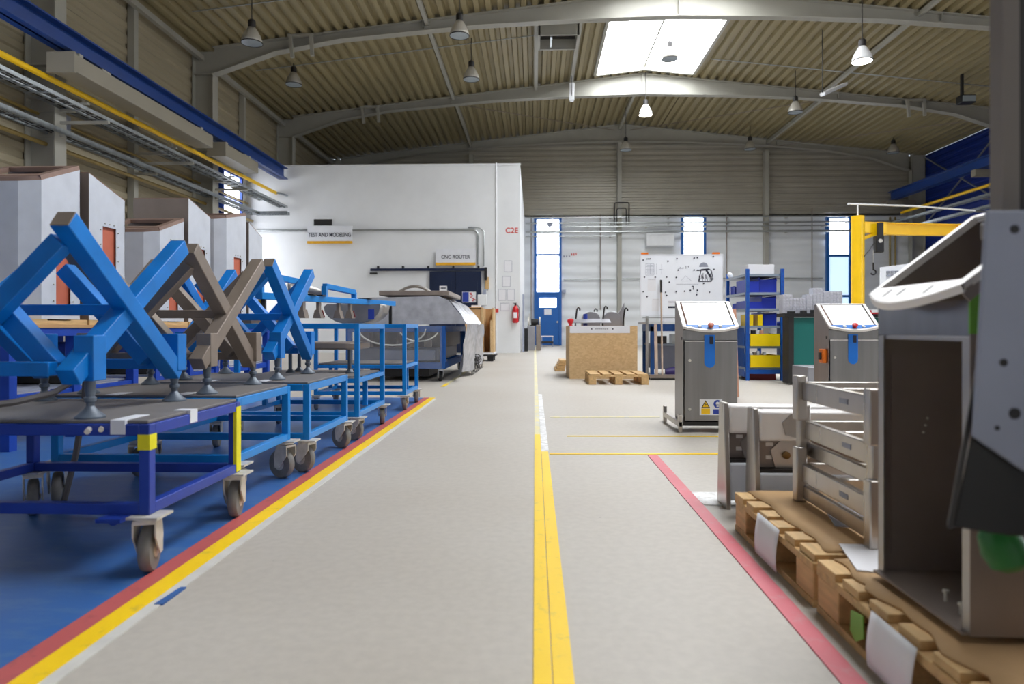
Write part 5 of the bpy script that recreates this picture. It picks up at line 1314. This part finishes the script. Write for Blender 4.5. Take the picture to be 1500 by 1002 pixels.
MB().box(1.62, 1.7, 11.95, 12.3, 0, .8).single('dark_post', 'darkmetal', 'dark upright between the strand board crate and the bench', 'post')
pb = MB().bar((2.09, 7.9, .005), (2.09, 8.02, 1.02), .5, .02, side=(1, 0, 0)).single('plywood_sheet', 'plywood', 'pinkish plywood sheet standing behind the stickered terminal', 'board')

# blue rack with bins
rk = thing('storage_rack', 'tall blue rack with grey shelves holding blue and yellow bins', 'rack', (3.46, 10.95, 0))
R0, R1, RY0, RY1 = 3.22, 3.74, 10.45, 11.5
for x in (R0, R1):
    for y in (RY0, RY1): MB().box(x - .025, x + .025, y - .025, y + .025, 0, 1.69).build('upright', 'rackblue', rk)
SH = (1.615, 1.335, 1.09, .83, .52, .2)
for z in SH:
    MB().box(R0 - .03, R1 + .03, RY0 + .026, RY1 - .026, z - .035, z).build('shelf', 'shelfgrey', rk)
g = MB()
for x in (R0, R1):
    for k in range(20): g.box(x - .008, x + .008, RY0 - .0265, RY0 - .025, .12 + .08 * k, .15 + .08 * k)
g.build('slot_rows', 'labelblue', rk)
MB().box(R0 + .03, R1 - .03, RY0 - .01, RY0 + .02, .1, .165).build('kick_rail', 'rackblue', rk)
MB().box(R0 - .027, R0 - .022, RY0 + .05, RY1 - .05, .05, .8).build('side_sheet', 'rackblue', rk)
MB().box(R1 + .032, R1 + .2, RY0 + .03, RY0 + .35, .25, .9).single('blue_bag', 'standblue', 'dark blue cloth bag hung on the side of the blue rack', 'bag', bev=.03)
def bin_proto(m, w, d_, h, nm='storage_bin'):
    t = thing(nm, 'x', 'bin', (0, 0, 0))
    MB().box(-w / 2, w / 2, 0, d_, 0, .006).box(-w / 2, -w / 2 + .006, 0, d_, .006, h).box(w / 2 - .006, w / 2, 0, d_, .006, h).box(-w / 2 + .006, w / 2 - .006, d_ - .006, d_, .006, h).build('tub', m, t)
    MB().box(-w / 2 + .006, w / 2 - .006, 0, .006, .006, h * (.98 if m == 'binyellow' else .85)).build('front', m, t)
    MB().box(-w / 2 - .004, w / 2 + .004, -.006, .0, h * .78, h * .86).build('rim', m, t) if m != 'binyellow' else None
    return t
blues = [(3.33, 10.55, 1.336, .2, .5, .2, 'blue bin on the second shelf of the rack, smaller of two'), (3.58, 10.6, 1.336, .26, .6, .235, 'blue bin on the second shelf of the rack, larger of two'), (3.35, 10.55, 1.091, .24, .5, .12, 'low blue bin on the third shelf of the rack'),
         (3.6, 10.62, 1.091, .22, .6, .2, 'tall blue bin on the third shelf of the rack'), (3.61, 10.6, .831, .2, .6, .2, 'tall blue bin on the fourth shelf beside the yellow ones'), (3.34, 11.15, 1.336, .2, .25, .14, 'blue bin at the rear of the second rack shelf'), (3.36, 11.1, 1.091, .18, .3, .1, 'blue bin at the rear of the third rack shelf')]
for x, y, z, w_, d_, h_, lab in blues:
    o = bin_proto('binblue', w_, d_, h_); o.location = (x, y, z); o['label'] = lab; o['group'] = 'bins on the blue rack'
for x, y, z, w_, d_, h_, lab in ((3.29, 10.5, .831, .07, .4, .17, 'narrow yellow bin at the end of the fourth rack shelf'), (3.43, 10.5, .831, .07, .4, .17, 'narrow yellow bin in the middle of the fourth rack shelf'), (3.48, 10.43, .521, .44, .45, .185, 'upper wide yellow bin low on the blue rack'), (3.48, 10.43, .201, .44, .45, .185, 'lower wide yellow bin near the foot of the blue rack')):
    o = bin_proto('binyellow', w_, d_, h_); o.location = (x, y, z); o['label'] = lab; o['group'] = 'bins on the blue rack'
MB().box(3.25, 3.64, 10.5, 10.9, 1.616, 1.76).single('white_carton', 'paper', 'white carton on top of the blue rack', 'box', bev=.004)
MB().ball((3.2, 11.3, 1.66), .045).single('white_roll', 'whiteplastic', 'small white roll on the top shelf of the blue rack', 'roll')
MB().box(3.3, 3.7, 10.6, 11.0, 0, .1).single('red_case', 'darkred', 'dark red case on the floor under the blue rack', 'case')
for k in range(6): MB().ball((3.3 + .045 * k, 10.5 + .02 * (k % 2), .75), .028 if k % 2 else .032).single('wrapped_part', 'clearbox', 'small clear wrapped part heaped over the upper wide yellow bin', 'part', 'wrapped parts over the upper yellow bin') if False else None
for k in range(5):
    MB().box(3.27 + .05 * k, 3.31 + .05 * k, 10.47, 10.53, .386, .41 + .018 * (k % 3)).single('small_part', ['clearbox', 'greybrown'][k % 2], 'small part heaped in the lower wide yellow bin', 'part', 'parts in the lower yellow bin')
for k in range(3): MB().box(3.3 + .06 * k, 3.35 + .06 * k, 10.47, 10.55, .7, .76).single('small_part', ['darkmetal', 'clearbox', 'plywood'][k], 'small part heaped in the upper wide yellow bin', 'part', 'parts in the upper yellow bin')

# teal cabinet with clear drawer boxes on it
tc = thing('tool_cabinet', 'teal green tool cabinet with black top between rack and switched terminal', 'cabinet', (4.3, 9.9, 0))
MB().box(3.62, 4.95, 9.7, 9.98, .12, .94).build('body', 'teal', tc, bev=.005)
MB().box(3.55, 3.62, 9.66, 9.9, .02, .95).build('frame_post', 'darkmetal', tc)
MB().box(3.5, 5.0, 9.64, 10.0, .95, 1.0).build('top', 'black', tc)
for x in (3.68, 4.9):
    for y in (9.75, 9.93): MB().cyl((x, y, 0), (x, y, .12), .04).build('foot', 'black', tc)
MB().tube([(3.98, 9.695, .9), (3.98, 9.69, .72)], .006).tube([(4.04, 9.695, .9), (4.04, 9.69, .74)], .006).build('cords', 'cable', tc)
def drawer_box(label, x0, y0, z0, nc, nr, s=.045):
    t = thing('drawer_box', label, 'drawer box', (0, 0, 0), 0, 'clear drawer boxes on the teal cabinet')
    W_, H_ = nc * s, nr * s
    b = MB().box(0, W_, .01, .16, 0, H_); b.build('body', 'clearbox', t)
    base = MB().box(.004, s - .004, 0, .009, .004, s - .006).build('drawer', 'drawerface', t)
    kb = MB().box(s * .35, s * .65, -.006, 0, s * .35, s * .5).build('pull', 'clearbox', base)
    for r in range(nr):
        for c in range(nc):
            if r == c == 0: continue
            o = base.copy(); COL.objects.link(o); o.parent = t; o.location = (c * s, 0, r * s)
            p = kb.copy(); COL.objects.link(p); p.parent = o
    t.location = (x0, y0, z0)
for a_ in ((3.52, 3, 6, 'tallest narrow drawer box at the rack end of the row'), (3.66, 4, 5, 'second drawer box from the rack, lower than its neighbour'), (3.85, 2, 6, 'narrow drawer box in the middle of the row'), (3.945, 3, 8, 'highest drawer box in the row on the teal cabinet'), (4.085, 6, 7, 'widest drawer box at the end of the row')):
    drawer_box('clear plastic ' + a_[3], a_[0] + .0, 9.8, 1.001, a_[1], a_[2])
MB().box(3.98, 4.04, 9.67, 9.73, 1.001, 1.06).single('green_tin', 'teal', 'small green tin on the black cabinet top', 'tin')
for k in range(6): MB().box(3.56 + .16 * k + .02 * (k % 2), 3.64 + .16 * k, 9.66, 9.75, 1.001, 1.03 + .01 * (k % 3)).single('hand_tool', 'darkmetal' if k % 2 else 'black', 'small dark tool lying on the black top of the teal cabinet', 'tool', 'tools on the teal cabinet')
gb = thing('low_cart', 'low pale grey cart with dark wheels in front of the teal cabinet', 'cart', (3.5, 8.35, 0))
MB().box(3.2, 3.9, 8.1, 8.6, .12, .34).build('body', 'bodygrey', gb, bev=.01)
MB().tube([(3.3, 8.09, .3), (3.36, 8.085, .22), (3.45, 8.085, .18)], .01).build('cable', 'black', gb)
for x in (3.26, 3.84):
    for y in (8.18, 8.52): MB().cyl((x - .02, y, .06), (x + .02, y, .06), .06).build('wheel', 'black', gb)

# jib crane
jc = thing('jib_crane', 'yellow pillar jib crane with hoist arm', 'crane', (6.62, 14, 0))
MB().cyl((6.52, 14, .02), (6.52, 14, 3.05), .125, n=24).build('pillar', 'yellow', jc)
MB().cyl((6.52, 14, 0), (6.52, 14, .03), .3, n=24).build('foot_plate', 'yellow', jc)
a_, e_ = Vector((6.9, 14.02, 2.8)), Vector((9.1, 14.75, 2.86))
for dz, w_, h_ in ((-.11, .14, .02), (.11, .14, .02), (0, .025, .2)):
    MB().bar(a_ + Vector((0, 0, dz)), e_ + Vector((0, 0, dz)), w_, h_).build('arm' if h_ > .1 else 'arm_flange', 'yellow', jc)
MB().bar((6.62, 14.0, 2.82), (7.1, 14.08, 2.82), .12, .22).build('arm_root', 'yellow', jc)
MB().box(8.88, 9.0, 14.62, 14.78, 2.72, 2.98).build('arm_end', 'yellow', jc)
MB().bar((6.62, 14, 2.6), (6.98, 14.05, 2.74), .1, .06).build('gusset', 'yellow', jc)
MB().cyl((6.52, 14, 3.05), (6.52, 14, 3.28), .015).build('mast', 'whiteplastic', jc)
MB().tube([(6.3, 13.95, 3.29), (7.8, 14.3, 3.3), (9.4, 14.9, 3.3)], .018).build('feed_rod', 'whiteplastic', jc)
h = thing('chain_hoist', 'black electric chain hoist hanging from the yellow jib arm', 'hoist', (7.0, 13.92, 2.3))
MB().box(6.86, 6.96, 13.86, 13.93, 2.64, 2.9).build('trolley_block', 'darkmetal', h)
MB().box(6.8, 6.96, 13.82, 13.97, 2.3, 2.64).build('body', 'black', h, bev=.02)
MB().lathe((6.88, 13.82, 2.53), (0, -1, 0), [(.04, 0), (.04, .01)], 14).build('badge', 'zinc', h)
MB().cyl((6.78, 13.9, 1.95), (6.78, 13.9, 2.36), .004, n=6).build('chain', 'zinc', h)
MB().tube([(6.78, 13.9, 2.1), (6.78, 13.9, 1.97)] + arc((6.78, 13.9, 1.91), .05, PI / 2, -PI * .9, 10), .014).build('hook', 'black', h)
MB().tube([(6.8, 13.9, 2.5), (6.7, 13.9, 2.36), (6.58, 13.86, 2.22)], .01).build('cable', 'black', h)
nb = thing('notice_board', 'white notice board with small drawings standing behind the open terminal', 'notice board', (5.3, 9.6, 0))
MB().plate([(4.75, 9.55, 1.2), (5.8, 9.2, 1.2), (5.8, 9.2, 1.75), (4.75, 9.55, 1.63)], (.006, .02, 0)).build('board', 'boardwhite', nb)
for x, y in ((4.95, 9.55), (5.8, 9.26)): MB().box(x - .02, x + .02, y, y + .04, 0, 1.5).build('leg', 'pipegrey', nb)
MB().box(4.9, 4.98, 9.3, 9.64, 0, .03).box(5.76, 5.84, 9.0, 9.6, 0, .03).build('foot', 'black', nb)
g = MB()
for k in range(4):
    for j in range(2): g.box(4.82 + .05 * k, 4.855 + .05 * k, 9.49 - .017 * k, 9.525 - .017 * k, 1.5 + .05 * j, 1.525 + .05 * j)
g.build('print', 'inkgrey', nb)
ta = thing('side_table', 'white-topped table with red and dark edges behind the switched terminal', 'table', (4.7, 9.4, 0))
MB().plate([(4.35, 9.2, 1.0), (5.4, 9.0, 1.0), (5.4, 9.4, 1.0), (4.35, 9.5, 1.0)], (0, 0, .04)).build('top', 'whiteplastic', ta)
for x, y in ((4.42, 9.3), (5.3, 9.15)): MB().box(x - .025, x + .025, y - .025, y + .025, 0, 1.0).build('leg', 'pipegrey', ta)
MB().box(4.36, 4.9, 9.18, 9.195, .98, 1.03).build('edge', 'red', ta)
MB().box(4.9, 5.0, 9.2, 9.3, 1.041, 1.16).single('clear_jar', 'clearbox', 'pale jar on the white-topped table', 'jar')

# ------------------------------------------------------------------ camera, world, view
cam = bpy.data.cameras.new('camera'); co = bpy.data.objects.new('camera', cam); COL.objects.link(co)
cam.sensor_width = 36; cam.lens = 24.0
co.location = (0, 0, .8); co.rotation_euler = (PI / 2, 0, math.atan(33 / 1000))
cam.shift_y = -(501 - 480) / 1500.0
cam.clip_start = .05; cam.clip_end = 200
cam.dof.use_dof = True; cam.dof.focus_distance = 5.0; cam.dof.aperture_fstop = 2.8
SC.camera = co
w = bpy.data.worlds.new('world'); SC.world = w; w.use_nodes = True
bg = w.node_tree.nodes['Background']; bg.inputs[0].default_value = (.75, .85, 1, 1); bg.inputs[1].default_value = 1.0
SC.view_settings.view_transform = 'Standard'; SC.view_settings.look = 'None'
SC.view_settings.exposure = .1; SC.view_settings.gamma = 1.0
SC.view_settings.use_curve_mapping = False
try:
    SC.cycles.use_denoising = True; SC.cycles.max_bounces = 10; SC.cycles.diffuse_bounces = 6
    SC.cycles.sample_clamp_indirect = 6
except Exception: pass
